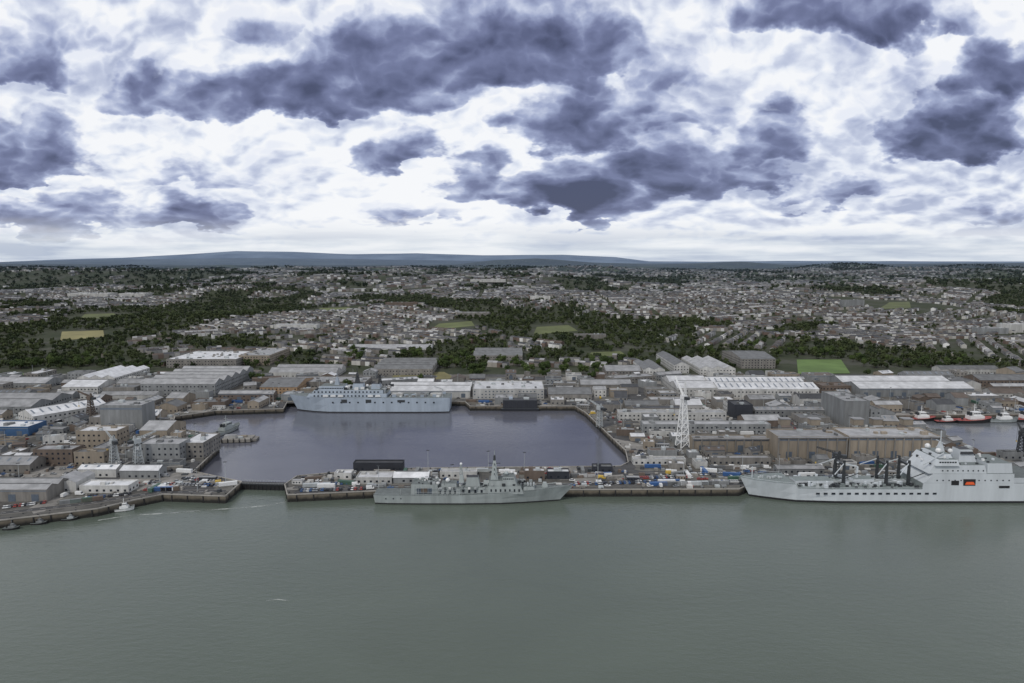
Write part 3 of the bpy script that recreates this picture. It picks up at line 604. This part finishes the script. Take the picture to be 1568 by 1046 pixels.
def cont_mesh(col):
    b=MB(); b.box(-6,6,-1.2,1.2,.15,2.7,col)
    for i in range(22): b.box(-5.8+i*.53,-5.55+i*.53,-1.26,1.26,.3,2.5,col)
    for x in(-6.03,5.85): b.box(x,x+.18,-1.28,1.28,.1,2.78,col)
    b.box(6.02,6.06,-.08,.08,.3,2.6,'steel_pale'); return b.mesh('container')
CONT=[cont_mesh(c) for c in('blue_paint','white_paint','green_paint','wall_brown','steel_pale','white_paint','wall_grey','roof_grey','wall_stone')]
def lamp_mesh():
    b=MB(); b.cyl(0,0,0,16,.22,'steel_pale',.1,8); b.box(-1.2,1.2,-.25,.25,16,16.4,'dark_metal'); b.box(-.4,.4,-.4,.4,0,.6,'concrete'); return b.mesh('lamp')
LAMP=lamp_mesh()
def okp(x,y,r=2.5,e=4): return inland(x,y) and edge_dist(x,y)>e and not occupied(x,y,r)
def row(px0,py0,px1,py1,n,kind='car',jit=.15):
    (x0,y0),(x1,y1)=W(px0,py0),W(px1,py1); a=math.atan2(y1-y0,x1-x0)
    for i in range(n):
        if random.random()<jit: continue
        t=(i+.5)/n; x=x0+(x1-x0)*t; y=y0+(y1-y0)*t
        if not okp(x,y): continue
        if kind=='car': mk('parked_car',random.choice(CARS),(x,y,QZ+.03),a+math.pi/2+random.uniform(-.04,.04))
        elif kind=='cont': mk('shipping_container',random.choice(CONT),(x,y,QZ+.02),a)
for r_ in [(460,752,560,749,22),(480,742,535,741,12),(660,744,740,742,26),(745,741,800,740,16),(880,741,1000,739,34),(940,733,1060,731,34),(1060,727,1180,725,34),(1010,718,1090,717,22),(5,778,70,770,16),(210,742,236,740,8),(250,742,340,744,16),(130,764,200,757,16),(280,733,330,738,12),(640,748,700,747,10),(1090,738,1130,738,12),(965,700,1050,690,16),(925,640,980,641,14),(900,618,960,618,14),(740,616,830,616,18),(450,608,560,608,20),(1180,650,1280,650,26),(1190,710,1380,709,44),(0,710,48,705,10)]: row(*r_)
for r_ in [(236,752,266,751,3,'cont'),(470,746,500,745,2,'cont'),(1000,744,1110,742,7,'cont'),(1080,719,1140,718,5,'cont'),(880,731,930,729,4,'cont'),(100,772,150,766,3,'cont'),(1300,717,1400,716,6,'cont'),(345,744,362,742,2,'cont'),(900,668,935,700,3,'cont'),(1120,735,1180,733,4,'cont')]: row(*r_,jit=0)
k=0
for t in range(9000):
    y=random.uniform(440,760) if random.random()<.8 else random.uniform(700,930); x=random.uniform(-.8,.82)*y
    if not okp(x,y): continue
    u=random.random(); a=random.choice([0,0,math.pi/2,.3,-.2])+random.uniform(-.05,.05)
    if u<.5: mk('parked_car',random.choice(CARS),(x,y,QZ+.03),a)
    elif u<.66: mk('parked_van',random.choice(VANS),(x,y,QZ+.03),a)
    elif u<.84: mk('shipping_container',random.choice(CONT),(x,y,QZ+.02),a)
    elif u<.92: mk('floodlight_mast',LAMP,(x,y,QZ),a)
    else:
        if not okp(x,y,7,6): continue
        b=MB(); w=random.uniform(3,7); m_=random.choice(['wall_white','wall_grey','wall_tan','wall_dark','wall_stone']); b.box(-w,w,-1.6,1.6,.3,3.1,m_,top='roof_light'); b.box(-w-.1,w+.1,-1.7,1.7,3.103,3.3,'roof_light')
        for i in range(int(w)): b.box(-w+1+i*2,-w+2+i*2,-1.66,-1.6,1.2,2.2,'window_glass')
        b.obj('portable_cabin',(x,y,QZ),a)
    k+=1
    if k>850: break
bl=MB()
for i in range(nq-1):
    (x0,y0),(x1,y1)=OUT[i],OUT[i+1]; L=math.hypot(x1-x0,y1-y0)
    if L>600 or L<10: continue
    for s in np.arange(5,L,14):
        x=x0+(x1-x0)*s/L; y=y0+(y1-y0)*s/L; nx,ny=-(y1-y0)/L,(x1-x0)/L
        if not inland(x+nx,y+ny): nx,ny=-nx,-ny
        bl.cyl(x+nx*1.6,y+ny*1.6,QZ,QZ+.8,.35,'dark_metal',.5,8)
bl.obj('mooring_bollards')
b=MB()
for t in range(3200):
    y=random.uniform(440,760); x=random.uniform(-.8,.82)*y
    if not okp(x,y,1.2,3): continue
    c_=random.choice(['steel_pale','dark_metal','dark_metal','wall_brown','wall_white','wall_stone','concrete','wall_grey','wall_grey','wall_stone','roof_dark'])
    w=random.uniform(.6,2.4); d=random.uniform(.6,2); h=random.uniform(.4,2.2)
    b.box(x-w,x+w,y-d,y+d,QZ+.01,QZ+h,c_,a=.1,b=.1,c=.1)
b.obj('stacked_stores_and_pallets')
def road(name,pts,w):
    b=MB()
    P=[Vector(W(*p)) for p in pts]
    for i in range(len(P)-1):
        d=(P[i+1]-P[i]).normalized(); nn=Vector((-d.y,d.x)); L=(P[i+1]-P[i]).length
        q=[P[i]-nn*w/2,P[i+1]-nn*w/2,P[i+1]+nn*w/2,P[i]+nn*w/2]; b.poly([(v.x,v.y,QZ+.02+.002*i) for v in q],'asphalt_road')
        for sg in(-1,1): 
            a_=P[i]+nn*sg*(w/2+.15); c_=P[i+1]+nn*sg*(w/2+.15); b.beam((a_.x,a_.y,QZ+.03),(c_.x,c_.y,QZ+.03),.12,'concrete')
        s=0
        while s<L-3:
            a_=P[i]+d*s; c_=P[i]+d*(s+3); b.poly([((a_-nn*.12).x,(a_-nn*.12).y,QZ+.045),((c_-nn*.12).x,(c_-nn*.12).y,QZ+.045),((c_+nn*.12).x,(c_+nn*.12).y,QZ+.045),((a_+nn*.12).x,(a_+nn*.12).y,QZ+.045)],'road_marking'); s+=7
    b.obj(name)
road('quay_road',[(450,746),(640,745.5),(880,742),(1130,741)],7); road('quay_road',[(965,728),(1180,720),(1420,713)],7); road('dock_road',[(0,786),(120,773),(240,754),(345,752)],6); road('dock_road',[(330,618),(700,612.5),(880,614),(960,640),(1185,652)],7); road('dock_road',[(-200,610),(190,610),(400,606)],8); road('dock_road',[(60,700),(200,668),(236,612),(180,585)],7)
m=bpy.data.materials.new('wake_foam'); nt=nt_new(m); n=nt.nodes; l=nt.links; p=n['Principled BSDF']; p.inputs['Base Color'].default_value=(.5,.53,.5,1)
g=n.new('ShaderNodeNewGeometry'); z=n.new('ShaderNodeTexNoise'); z.inputs['Scale'].default_value=.12; z.inputs['Detail'].default_value=6; l.new(g.outputs['Position'],z.inputs['Vector']); r=n.new('ShaderNodeMapRange'); r.inputs[1].default_value=.38; r.inputs[2].default_value=.66; r.inputs[4].default_value=.75; l.new(z.outputs['Fac'],r.inputs[0]); l.new(r.outputs[0],p.inputs['Alpha']); M['wake_foam']=m
b=MB()
for (P_,wd) in (([(150,797),(200,789),(260,786),(320,781),(370,778),(410,774),(440,768)],.9),([(408,920),(425,918),(443,920)],.35)):
    P=[W(a_,b_,0) for a_,b_ in P_]
    for i in range(len(P)-1):
        (x0,y0),(x1,y1)=P[i],P[i+1]; b.poly([(x0,y0-wd,.05),(x1,y1-wd,.05),(x1,y1+wd,.05),(x0,y0+wd,.05)],'wake_foam')
b.obj('boat_wake')
# ---------------------------------------------------------------- fields
FIELDS=[]
def field(name,corners,m):
    C=[RT(*c) if c[1]<566 else (*W(*c),QZ) for c in corners]; N=10; v=[];f=[]
    for i in range(N+1):
        for j in range(N+1):
            s,t=i/N,j/N; x=(C[0][0]*(1-s)+C[1][0]*s)*(1-t)+(C[3][0]*(1-s)+C[2][0]*s)*t; y=(C[0][1]*(1-s)+C[1][1]*s)*(1-t)+(C[3][1]*(1-s)+C[2][1]*s)*t
            v.append((x,y,(float(hgt(x,y)) if y>940 else QZ)+.35))
    for i in range(N):
        for j in range(N): k=i*(N+1)+j; f.append((k,k+N+1,k+N+2,k+1))
    me=bpy.data.meshes.new(name); me.from_pydata(v,[],f); me.materials.append(M[m]); mk(name,me)
    xs=[c[0] for c in C]; yy=[c[1] for c in C]; FOOT.append(((min(xs)+max(xs))/2,(min(yy)+max(yy))/2,max(xs)-min(xs),max(yy)-min(yy),0)); FIELDS.append(FOOT[-1])
field('sports_field',[(1222,573),(1302,572),(1288,551),(1220,551)],'grass_green')
field('grass_field',[(655,506),(727,499),(722,492),(672,496)],'grass_dull'); field('grass_field',[(817,513),(885,507),(870,498),(822,501)],'grass_dull')
field('grass_field',[(92,522),(160,516),(158,506),(95,508)],'grass_dry'); field('grass_field',[(596,584),(700,580),(680,570),(605,572)],'grass_dry'); field('grass_field',[(1345,474),(1395,472),(1392,462),(1362,463)],'grass_dull'); field('grass_field',[(-20,584),(85,581),(80,571),(-20,573)],'grass_green'); field('grass_field',[(120,490),(180,486),(175,480),(130,481)],'grass_dull'); field('grass_field',[(900,548),(960,545),(950,538),(905,540)],'grass_dull'); field('grass_field',[(480,478),(540,476),(535,471),(490,472)],'grass_dull')
# ---------------------------------------------------------------- town masks
def townmask(x,y):
    n=fbm(x/260+7.7,y/330+2.2,4); px,py=proj(x,y,hgt(x,y))
    def e(cx,cy,rx,ry,s): return s*np.exp(-(((px-cx)/rx)**2+((py-cy)/ry)**2))
    n=n+e(120,490,230,32,-.2)+e(945,535,75,28,-.22)+e(480,480,130,22,.12)+e(1120,475,260,34,.16)+e(1480,500,150,30,.05)+e(640,470,90,20,.05)+e(830,480,80,20,-.06)+e(700,560,160,14,-.12)+e(1260,535,90,12,-.15)+e(50,530,200,12,-.2)+e(600,515,140,14,.1)
    return n
def infoot(x,y,lst,m=2):
    r=np.zeros(len(x),bool)
    for (cx,cy,w,d,a) in lst:
        dx,dy=x-cx,y-cy; lx=dx*np.cos(a)+dy*np.sin(a); ly=-dx*np.sin(a)+dy*np.cos(a); r|=(abs(lx)<w/2+m)&(abs(ly)<d/2+m)
    return r
FAR=[f for f in FOOT if f[1]>900]
HX=[];HY=[];HA=[];HS=[];HR=[];HW=[]
for (ymin,ymax,pa,pb,scl) in((1000,2600,8,27,1.0),(2600,6500,15,50,1.4)):
    for ai,ang in enumerate([0,.3,.65,-.35,-.7,1.1]):
        u,v=np.meshgrid(np.arange(-8000,8000,pa),np.arange(-8000,8000,pb)); u=u.ravel();v=v.ravel()
        x=u*math.cos(ang)-v*math.sin(ang); y=u*math.sin(ang)+v*math.cos(ang)
        k=(y>ymin)&(y<ymax)&(abs(x)<.84*y); x=x[k];y=y[k];u=u[k];v=v[k]
        cid=(np.floor(x/420+1.3*vn(x/500,y/500))*7+np.floor(y/380+1.3*vn(x/450+9,y/450))*13).astype(int)
        blk=np.floor(u/(pa*12)); gap=(np.floor(u/pa)%12)>=10
        rowr=np.modf(np.abs(np.sin(v*12.9898+blk*78.233)*43758.5453))[0]
        k=(cid%6==ai)&~gap&(rowr>.16); x=x[k];y=y[k];rowr=rowr[k]
        k=(townmask(x,y)+R.normal(0,.015,len(x)))>.465; x=x[k];y=y[k];rowr=rowr[k]
        HX.append(x);HY.append(y);HA.append(np.full(len(x),ang));HS.append(np.full(len(x),scl));HR.append(rowr);HW.append(np.full(len(x),pa/2))
HX,HY,HA,HS,HR,HW=[np.concatenate(q) for q in(HX,HY,HA,HS,HR,HW)]
k=~infoot(HX,HY,FAR,8)&(R.random(len(HX))<.95); HX,HY,HA,HS,HR,HW=[q[k] for q in(HX,HY,HA,HS,HR,HW)]
N=len(HX); print('houses',N)
w=HW*R.uniform(.9,1.0,N); d=(3.6+1.4*HR)*HS*R.uniform(.97,1.05,N); hh=(5+2*HR)*HS**.6+R.uniform(-.2,.2,N); rr=R.uniform(1.9,2.4,N)*HS**.6; HZ=hgt(HX,HY)-1.5; hh+=1.5
LV=np.array([[-1,-1,0,0],[1,-1,0,0],[1,1,0,0],[-1,1,0,0],[-1,-1,1,0],[1,-1,1,0],[1,1,1,0],[-1,1,1,0],[-1,0,1,1],[1,0,1,1]],float)
lx=LV[None,:,0]*w[:,None]; ly=LV[None,:,1]*d[:,None]; lz=LV[None,:,2]*hh[:,None]+LV[None,:,3]*rr[:,None]
ca,sa=np.cos(HA)[:,None],np.sin(HA)[:,None]
V=np.stack([HX[:,None]+lx*ca-ly*sa,HY[:,None]+lx*sa+ly*ca,HZ[:,None]+lz],-1).reshape(-1,3)
fc=[(0,1,5,4),(2,3,7,6),(4,5,9,8),(6,7,8,9),(1,2,6,9,5),(3,0,4,8,7)]
faces=[tuple(i*10+k for k in f) for i in range(N) for f in fc]
me=bpy.data.meshes.new('town'); me.from_pydata(V.tolist(),[],faces)
WC=np.array([[.52,.51,.48],[.74,.74,.73],[.32,.30,.27],[.20,.185,.17],[.15,.11,.09],[.24,.24,.24]]); RC=np.array([[.055,.058,.067],[.078,.08,.086],[.11,.11,.112],[.085,.065,.054],[.30,.30,.31],[.04,.04,.045]])
wi=R.choice(6,N,p=[.15,.15,.18,.22,.13,.17]); ri=np.where(R.random(N)<.65,np.floor(HR*97)%6,R.choice(6,N,p=[.28,.25,.17,.12,.08,.1])).astype(int)
wc=WC[wi]*R.uniform(.75,1.05,(N,1)); rc=RC[ri]*R.uniform(.8,1.2,(N,1))
hz=np.clip((HY-1600)/6500,0,.6)[:,None]; hc=np.array([[.088,.115,.15]]); wc=wc*(1-hz)+hc*hz; rc=rc*(1-hz)+hc*hz  # wall and roof colours carry painted haze that grows with distance
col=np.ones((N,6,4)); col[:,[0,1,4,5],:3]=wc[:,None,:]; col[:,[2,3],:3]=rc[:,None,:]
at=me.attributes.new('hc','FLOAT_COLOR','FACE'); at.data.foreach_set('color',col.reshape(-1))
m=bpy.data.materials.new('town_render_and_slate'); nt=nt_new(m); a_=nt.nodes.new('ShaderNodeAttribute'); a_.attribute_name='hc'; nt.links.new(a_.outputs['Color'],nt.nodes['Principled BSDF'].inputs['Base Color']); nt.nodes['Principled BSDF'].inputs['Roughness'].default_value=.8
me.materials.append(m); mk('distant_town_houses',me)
# ---------------------------------------------------------------- trees
def tree_mesh(name,nleaf,ls,seed,fm='foliage',limbs=True):
    rg=random.Random(seed); b=MB(); b.cyl(0,0,-.05,.45,.028,'bark',.015,6)
    lob=[(0,0,.62,.26)]
    for i in range(7):
        a=rg.uniform(0,6.28); r=rg.uniform(.15,.3); lob.append((r*math.cos(a),r*math.sin(a),rg.uniform(.38,.8),rg.uniform(.13,.22)))
    if limbs:
        for (x,y,z,r) in lob[1:]: b.beam((0,0,.3),(x*.8,y*.8,z),.012,'bark',.005)
    for i in range(nleaf):
        x,y,z,r=rg.choice(lob); d=Vector((rg.gauss(0,1),rg.gauss(0,1),rg.gauss(0,1)+.25)).normalized(); rr=r*rg.uniform(.55,1.12); c=Vector((x,y,z))+d*rr; 
        if c.z<.2: continue
        nn=(d+Vector((rg.gauss(0,.45),rg.gauss(0,.45),rg.gauss(0,.45)))).normalized(); u=nn.orthogonal().normalized(); wv=nn.cross(u); s=ls*rg.uniform(.6,1.4)
        an=rg.uniform(0,6.28); u2=u*math.cos(an)+wv*math.sin(an); w2=nn.cross(u2)
        b.poly([c-u2*s-w2*s*.3,c+u2*s*.2-w2*s,c+u2*s+w2*s*.3,c-u2*s*.2+w2*s],fm)
    return b.mesh(name)
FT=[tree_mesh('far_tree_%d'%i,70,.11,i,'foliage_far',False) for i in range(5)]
NT=[tree_mesh('oak_%d'%i,700,.045,30+i) for i in range(4)]
col_=bpy.data.collections.new('tree_prototypes')
for i,me in enumerate(FT):
    o=bpy.data.objects.new('tree_form',me); col_.objects.link(o)
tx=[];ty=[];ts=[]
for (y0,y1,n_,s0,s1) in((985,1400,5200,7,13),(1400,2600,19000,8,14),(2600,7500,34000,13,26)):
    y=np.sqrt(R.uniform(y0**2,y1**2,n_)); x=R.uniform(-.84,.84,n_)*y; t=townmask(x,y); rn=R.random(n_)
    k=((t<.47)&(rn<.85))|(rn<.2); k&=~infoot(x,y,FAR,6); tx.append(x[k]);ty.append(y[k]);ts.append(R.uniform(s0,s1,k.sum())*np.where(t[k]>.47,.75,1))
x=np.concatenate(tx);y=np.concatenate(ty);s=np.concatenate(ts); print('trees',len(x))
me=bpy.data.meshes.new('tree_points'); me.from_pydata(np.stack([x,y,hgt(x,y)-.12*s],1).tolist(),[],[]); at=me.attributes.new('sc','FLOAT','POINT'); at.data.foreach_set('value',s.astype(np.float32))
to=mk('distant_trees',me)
ng=bpy.data.node_groups.new('scatter','GeometryNodeTree'); ng.interface.new_socket('Geometry',in_out='INPUT',socket_type='NodeSocketGeometry'); ng.interface.new_socket('Geometry',in_out='OUTPUT',socket_type='NodeSocketGeometry')
n=ng.nodes;l=ng.links; gi=n.new('NodeGroupInput'); go=n.new('NodeGroupOutput'); ip=n.new('GeometryNodeInstanceOnPoints'); ci=n.new('GeometryNodeCollectionInfo'); ci.inputs['Collection'].default_value=col_; ci.inputs['Separate Children'].default_value=True; ci.inputs['Reset Children'].default_value=True
na=n.new('GeometryNodeInputNamedAttribute'); na.data_type='FLOAT'; na.inputs['Name'].default_value='sc'
rv=n.new('FunctionNodeRandomValue'); rv.data_type='FLOAT_VECTOR'; rv.inputs[0].default_value=(0,0,0); rv.inputs[1].default_value=(0,0,6.28)
l.new(gi.outputs[0],ip.inputs['Points']); l.new(ci.outputs[0],ip.inputs['Instance']); ip.inputs['Pick Instance'].default_value=True
l.new(rv.outputs[0],ip.inputs['Rotation']); l.new(na.outputs['Attribute'],ip.inputs['Scale']); l.new(ip.outputs[0],go.inputs[0])
md=to.modifiers.new('scatter','NODES'); md.node_group=ng
def tree(px,py,h):
    x,y=W(px,py)
    if y>945: x,y,z=RT(px,py)
    else: z=QZ
    mk('oak_tree',random.choice(NT),(x,y,z-.2),random.uniform(0,6.28),scale=(h*random.uniform(.9,1.25),h*random.uniform(.9,1.25),h))
for cx,cy,rx,ry,n_ in [(690,557,30,8,16),(735,572,25,9,12),(850,572,35,8,16),(790,560,25,8,10),(338,594,12,5,8),(545,545,14,7,8),(520,590,18,6,6),(625,545,25,5,7),(1205,555,16,12,18),(1320,562,20,10,14),(1010,560,10,6,4),(175,580,25,8,12),(215,568,20,8,10),(95,560,60,6,22),(395,583,15,6,7),(920,570,25,8,10),(1390,600,30,4,4),(640,582,30,4,6),(30,562,30,6,10),(940,552,30,8,14),(1165,528,30,5,8),(1260,545,35,4,10),(380,560,12,6,5),(745,548,30,5,8),(1080,540,20,5,6),(1440,560,50,6,12)]:
    for i in range(n_):
        px=random.gauss(cx,rx*.6); py=random.gauss(cy,ry*.6); xx,yy=W(px,py)
        if occupied(xx,yy,1): continue
        if yy<945 and not inland(xx,yy): continue
        tree(px,py,random.uniform(9,15))
# ---------------------------------------------------------------- world sky
w=bpy.data.worlds.new('World'); sc.world=w; w.use_nodes=True; nt=w.node_tree; n=nt.nodes; l=nt.links; n.clear()
try: w.cycles.sampling_method='NONE'
except Exception as ex: print(ex)
SE,SR=math.radians(50),math.radians(215)
tc=n.new('ShaderNodeTexCoord'); D=tc.outputs['Generated']
def mth(op,a,b=None,c=None,cl=False):
    x=n.new('ShaderNodeMath'); x.operation=op; x.use_clamp=cl
    for i,v in enumerate((a,b,c)):
        if v is None: continue
        if isinstance(v,(int,float)): x.inputs[i].default_value=v
        else: l.new(v,x.inputs[i])
    return x.outputs[0]
def vmt(op,a,b=None,c=None,out=0):
    x=n.new('ShaderNodeVectorMath'); x.operation=op
    for i,v in enumerate((a,b,c)):
        if v is None: continue
        if isinstance(v,tuple): x.inputs[i].default_value=v
        else: l.new(v,x.inputs[i])
    return x.outputs[out]
def mrg(v,a,b,c=0,d=1,smooth=False):
    x=n.new('ShaderNodeMapRange'); x.inputs[1].default_value=a;x.inputs[2].default_value=b;x.inputs[3].default_value=c;x.inputs[4].default_value=d; l.new(v,x.inputs[0])
    if smooth: x.interpolation_type='SMOOTHSTEP'
    return x.outputs[0]
def rmp(v,els):
    cr=n.new('ShaderNodeValToRGB')
    for i,(ps,c) in enumerate(els):
        e=cr.color_ramp.elements[i] if i<2 else cr.color_ramp.elements.new(ps)
        e.position=ps; e.color=(*c,1)
    l.new(v,cr.inputs[0]); return cr.outputs[0]
def mixw(f,a,b):
    x=n.new('ShaderNodeMix'); x.data_type='RGBA'; l.new(f,x.inputs[0]); l.new(a,x.inputs[6])
    if isinstance(b,tuple): x.inputs[7].default_value=(*b,1)
    else: l.new(b,x.inputs[7])
    return x.outputs[2]
sx=n.new('ShaderNodeSeparateXYZ'); l.new(D,sx.inputs[0]); X,Y,Z=sx.outputs
ys_=mth('MAXIMUM',Y,.2); U=mth('DIVIDE',X,ys_); Vv=mth('MAXIMUM',mth('DIVIDE',Z,ys_),0)
va=mth('ADD',Vv,.17)
# cloud coordinates: azimuth across, log-elevation up, so cloud cells shrink and flatten toward the horizon without shear
cx=n.new('ShaderNodeCombineXYZ'); l.new(mth('MULTIPLY',U,2.7),cx.inputs[0]); l.new(mth('MULTIPLY',mth('LOGARITHM',va,math.e),1.75),cx.inputs[1]); P0=vmt('ADD',cx.outputs[0],(7.3,5.9,0))
def wn(vec,scale,det,ro,color=False):
    z=n.new('ShaderNodeTexNoise'); z.noise_dimensions='2D'; z.inputs['Scale'].default_value=scale; z.inputs['Detail'].default_value=det; z.inputs['Roughness'].default_value=ro; l.new(vec,z.inputs['Vector']); return z.outputs['Color' if color else 'Fac']
wp=vmt('SUBTRACT',wn(P0,2.6,5,.55,True),(.5,.5,.5))
P1=vmt('ADD',P0,vmt('MULTIPLY',wp,(.13,.11,0)))
def field_(vec,off,sc0):
    v=vmt('ADD',vec,off) if off else vec
    f=wn(v,sc0,8,.56)
    b1=mth('ABSOLUTE',mth('MULTIPLY_ADD',wn(v,sc0*2.3,0,0),2,-1)); b2=mth('ABSOLUTE',mth('MULTIPLY_ADD',wn(v,sc0*5.1,1.5,.5),2,-1))
    s=mth('MULTIPLY_ADD',mth('SUBTRACT',f,.5),1.15,mth('MULTIPLY_ADD',b1,.42,mth('MULTIPLY_ADD',b2,.28,-.16)))
    return s
d0=field_(P1,None,1.7); dU=field_(P1,(-.025,.075,0),1.7)
relief=mth('SUBTRACT',d0,dU)      # >0 on the upper (lit) flanks
big=wn(P0,.7,4,.5)
cu=n.new('ShaderNodeCombineXYZ'); l.new(U,cu.inputs[0]); l.new(Vv,cu.inputs[1])
UV=vmt('ADD',cu.outputs[0],vmt('MULTIPLY',wp,(.19,.11,0)))
s2=n.new('ShaderNodeSeparateXYZ'); l.new(UV,s2.inputs[0]); Uw,Vw=s2.outputs[0],s2.outputs[1]
def uv(px,py):
    a,dy,dz=ray(px,py); return a/dy,dz/dy
blobs=[(260,158,115,60,18,.75),(440,165,190,75,20,1.0),(600,150,130,120,26,1.05),(740,118,190,120,26,1.05),(890,88,130,90,30,.95),(905,208,125,105,26,1.05),(1010,150,90,90,30,.75),(605,250,75,60,16,.9),(745,295,85,60,15,.85),(880,320,120,80,14,1.05),(990,275,110,75,26,.85),(1100,280,95,70,18,.8),(1185,240,75,95,20,.8),(1060,190,70,55,16,.65),(1462,235,115,95,20,1.2),(1555,135,85,80,24,.95),(1290,40,210,70,24,.95),(35,265,110,100,18,.85),(20,118,90,55,14,.65),(110,345,200,60,10,.8),(285,346,85,45,8,.8),(1290,305,85,45,9,.6),(60,70,140,60,22,.4),(1510,332,100,35,8,.5),(400,45,100,50,16,.4),(260,285,130,40,8,.45),(600,330,120,25,8,.3)]
acc=None
for (px,py,rx,ru,rd,k) in blobs:
    u0,v0=uv(px,py); su=F/rx/1.25; a1=F/ru/1.15; a2=F/rd/1.0
    a=mth('MULTIPLY_ADD',Uw,su,-u0*su); m_=mth('MAXIMUM',mth('MULTIPLY_ADD',Vw,a1,-v0*a1),mth('MULTIPLY_ADD',Vw,-a2,v0*a2))
    r2=mth('MULTIPLY_ADD',m_,m_,mth('MULTIPLY',a,a)); val=mth('MULTIPLY_ADD',r2,-k,k,cl=True)
    acc=val if acc is None else mth('SMOOTH_MAX',acc,val,.12)
front_=mth('MULTIPLY',mth('SUBTRACT',Y,.2),6,cl=True); acc=mth('MULTIPLY',acc,front_)
dens=mth('ADD',mth('MULTIPLY_ADD',acc,.95,mth('MULTIPLY',d0,.9)),-.20)
alpha=mrg(dens,-.02,.15,0,1,True)
tk_=mth('ADD',mth('MULTIPLY_ADD',relief,-1.35,dens),.05)
darkc=rmp(tk_,[(0,(.84,.87,.95)),(.13,(.62,.67,.82)),(.32,(.36,.41,.60)),(.56,(.185,.21,.36)),(.85,(.105,.12,.22)),(1,(.07,.08,.15))])
bt=mth('ADD',mth('MULTIPLY_ADD',relief,1.9,.56),mth('ADD',mth('MULTIPLY',d0,-.4),mth('MULTIPLY',mth('SUBTRACT',big,.5),1.7)))
backc=rmp(bt,[(0,(.42,.47,.64)),(.25,(.58,.63,.78)),(.5,(.80,.84,.93)),(.72,(.95,.96,.985))])
colr=mixw(alpha,backc,darkc)
cb=n.new('ShaderNodeCombineXYZ'); l.new(mth('MULTIPLY',U,3.0),cb.inputs[0]); l.new(mth('MULTIPLY',Vv,34.0),cb.inputs[1])
band=rmp(wn(cb.outputs[0],1.0,6,.55),[(.36,(.46,.53,.66)),(.5,(.68,.74,.82)),(.62,(.86,.89,.93))])
colr=mixw(mrg(Z,.012,.065,.92,0,True),colr,band)
# unseen sky overhead, dimmed to lessen the light on the land
colr=vmt('SCALE',colr); n_sc=colr.node; l.new(mrg(Z,.36,.6,1,.62,True),n_sc.inputs['Scale'])
st=n.new('ShaderNodeTexSky'); st.sky_type='NISHITA'; st.sun_disc=False; st.sun_elevation=SE; st.sun_rotation=SR
b1=n.new('ShaderNodeBackground'); l.new(st.outputs[0],b1.inputs[0]); b1.inputs[1].default_value=.1
b2=n.new('ShaderNodeBackground'); l.new(colr,b2.inputs[0]); b2.inputs[1].default_value=1.0
ms=n.new('ShaderNodeMixShader'); ms.inputs[0].default_value=.95; l.new(b1.outputs[0],ms.inputs[1]); l.new(b2.outputs[0],ms.inputs[2])
wo=n.new('ShaderNodeOutputWorld'); l.new(ms.outputs[0],wo.inputs[0])
# ---------------------------------------------------------------- sun
sl_=bpy.data.lights.new('sun','SUN'); sl_.energy=1.5; sl_.angle=math.radians(10); sl_.color=(1,.95,.87); so=bpy.data.objects.new('sun',sl_); sc.collection.objects.link(so)
dirv=Vector((math.sin(SR)*math.cos(SE),math.cos(SR)*math.cos(SE),math.sin(SE))); so.rotation_euler=dirv.to_track_quat('Z','Y').to_euler()
# ---------------------------------------------------------------- camera
cd=bpy.data.cameras.new('camera'); cd.lens=F/1568*36; cd.sensor_width=36; cd.clip_start=1; cd.clip_end=100000
co=bpy.data.objects.new('camera',cd); co.location=(0,0,CH); co.rotation_euler=(math.pi/2-TH,0,0); sc.collection.objects.link(co); sc.camera=co
sc.view_settings.view_transform='Standard'; sc.view_settings.look='None'; sc.view_settings.exposure=0
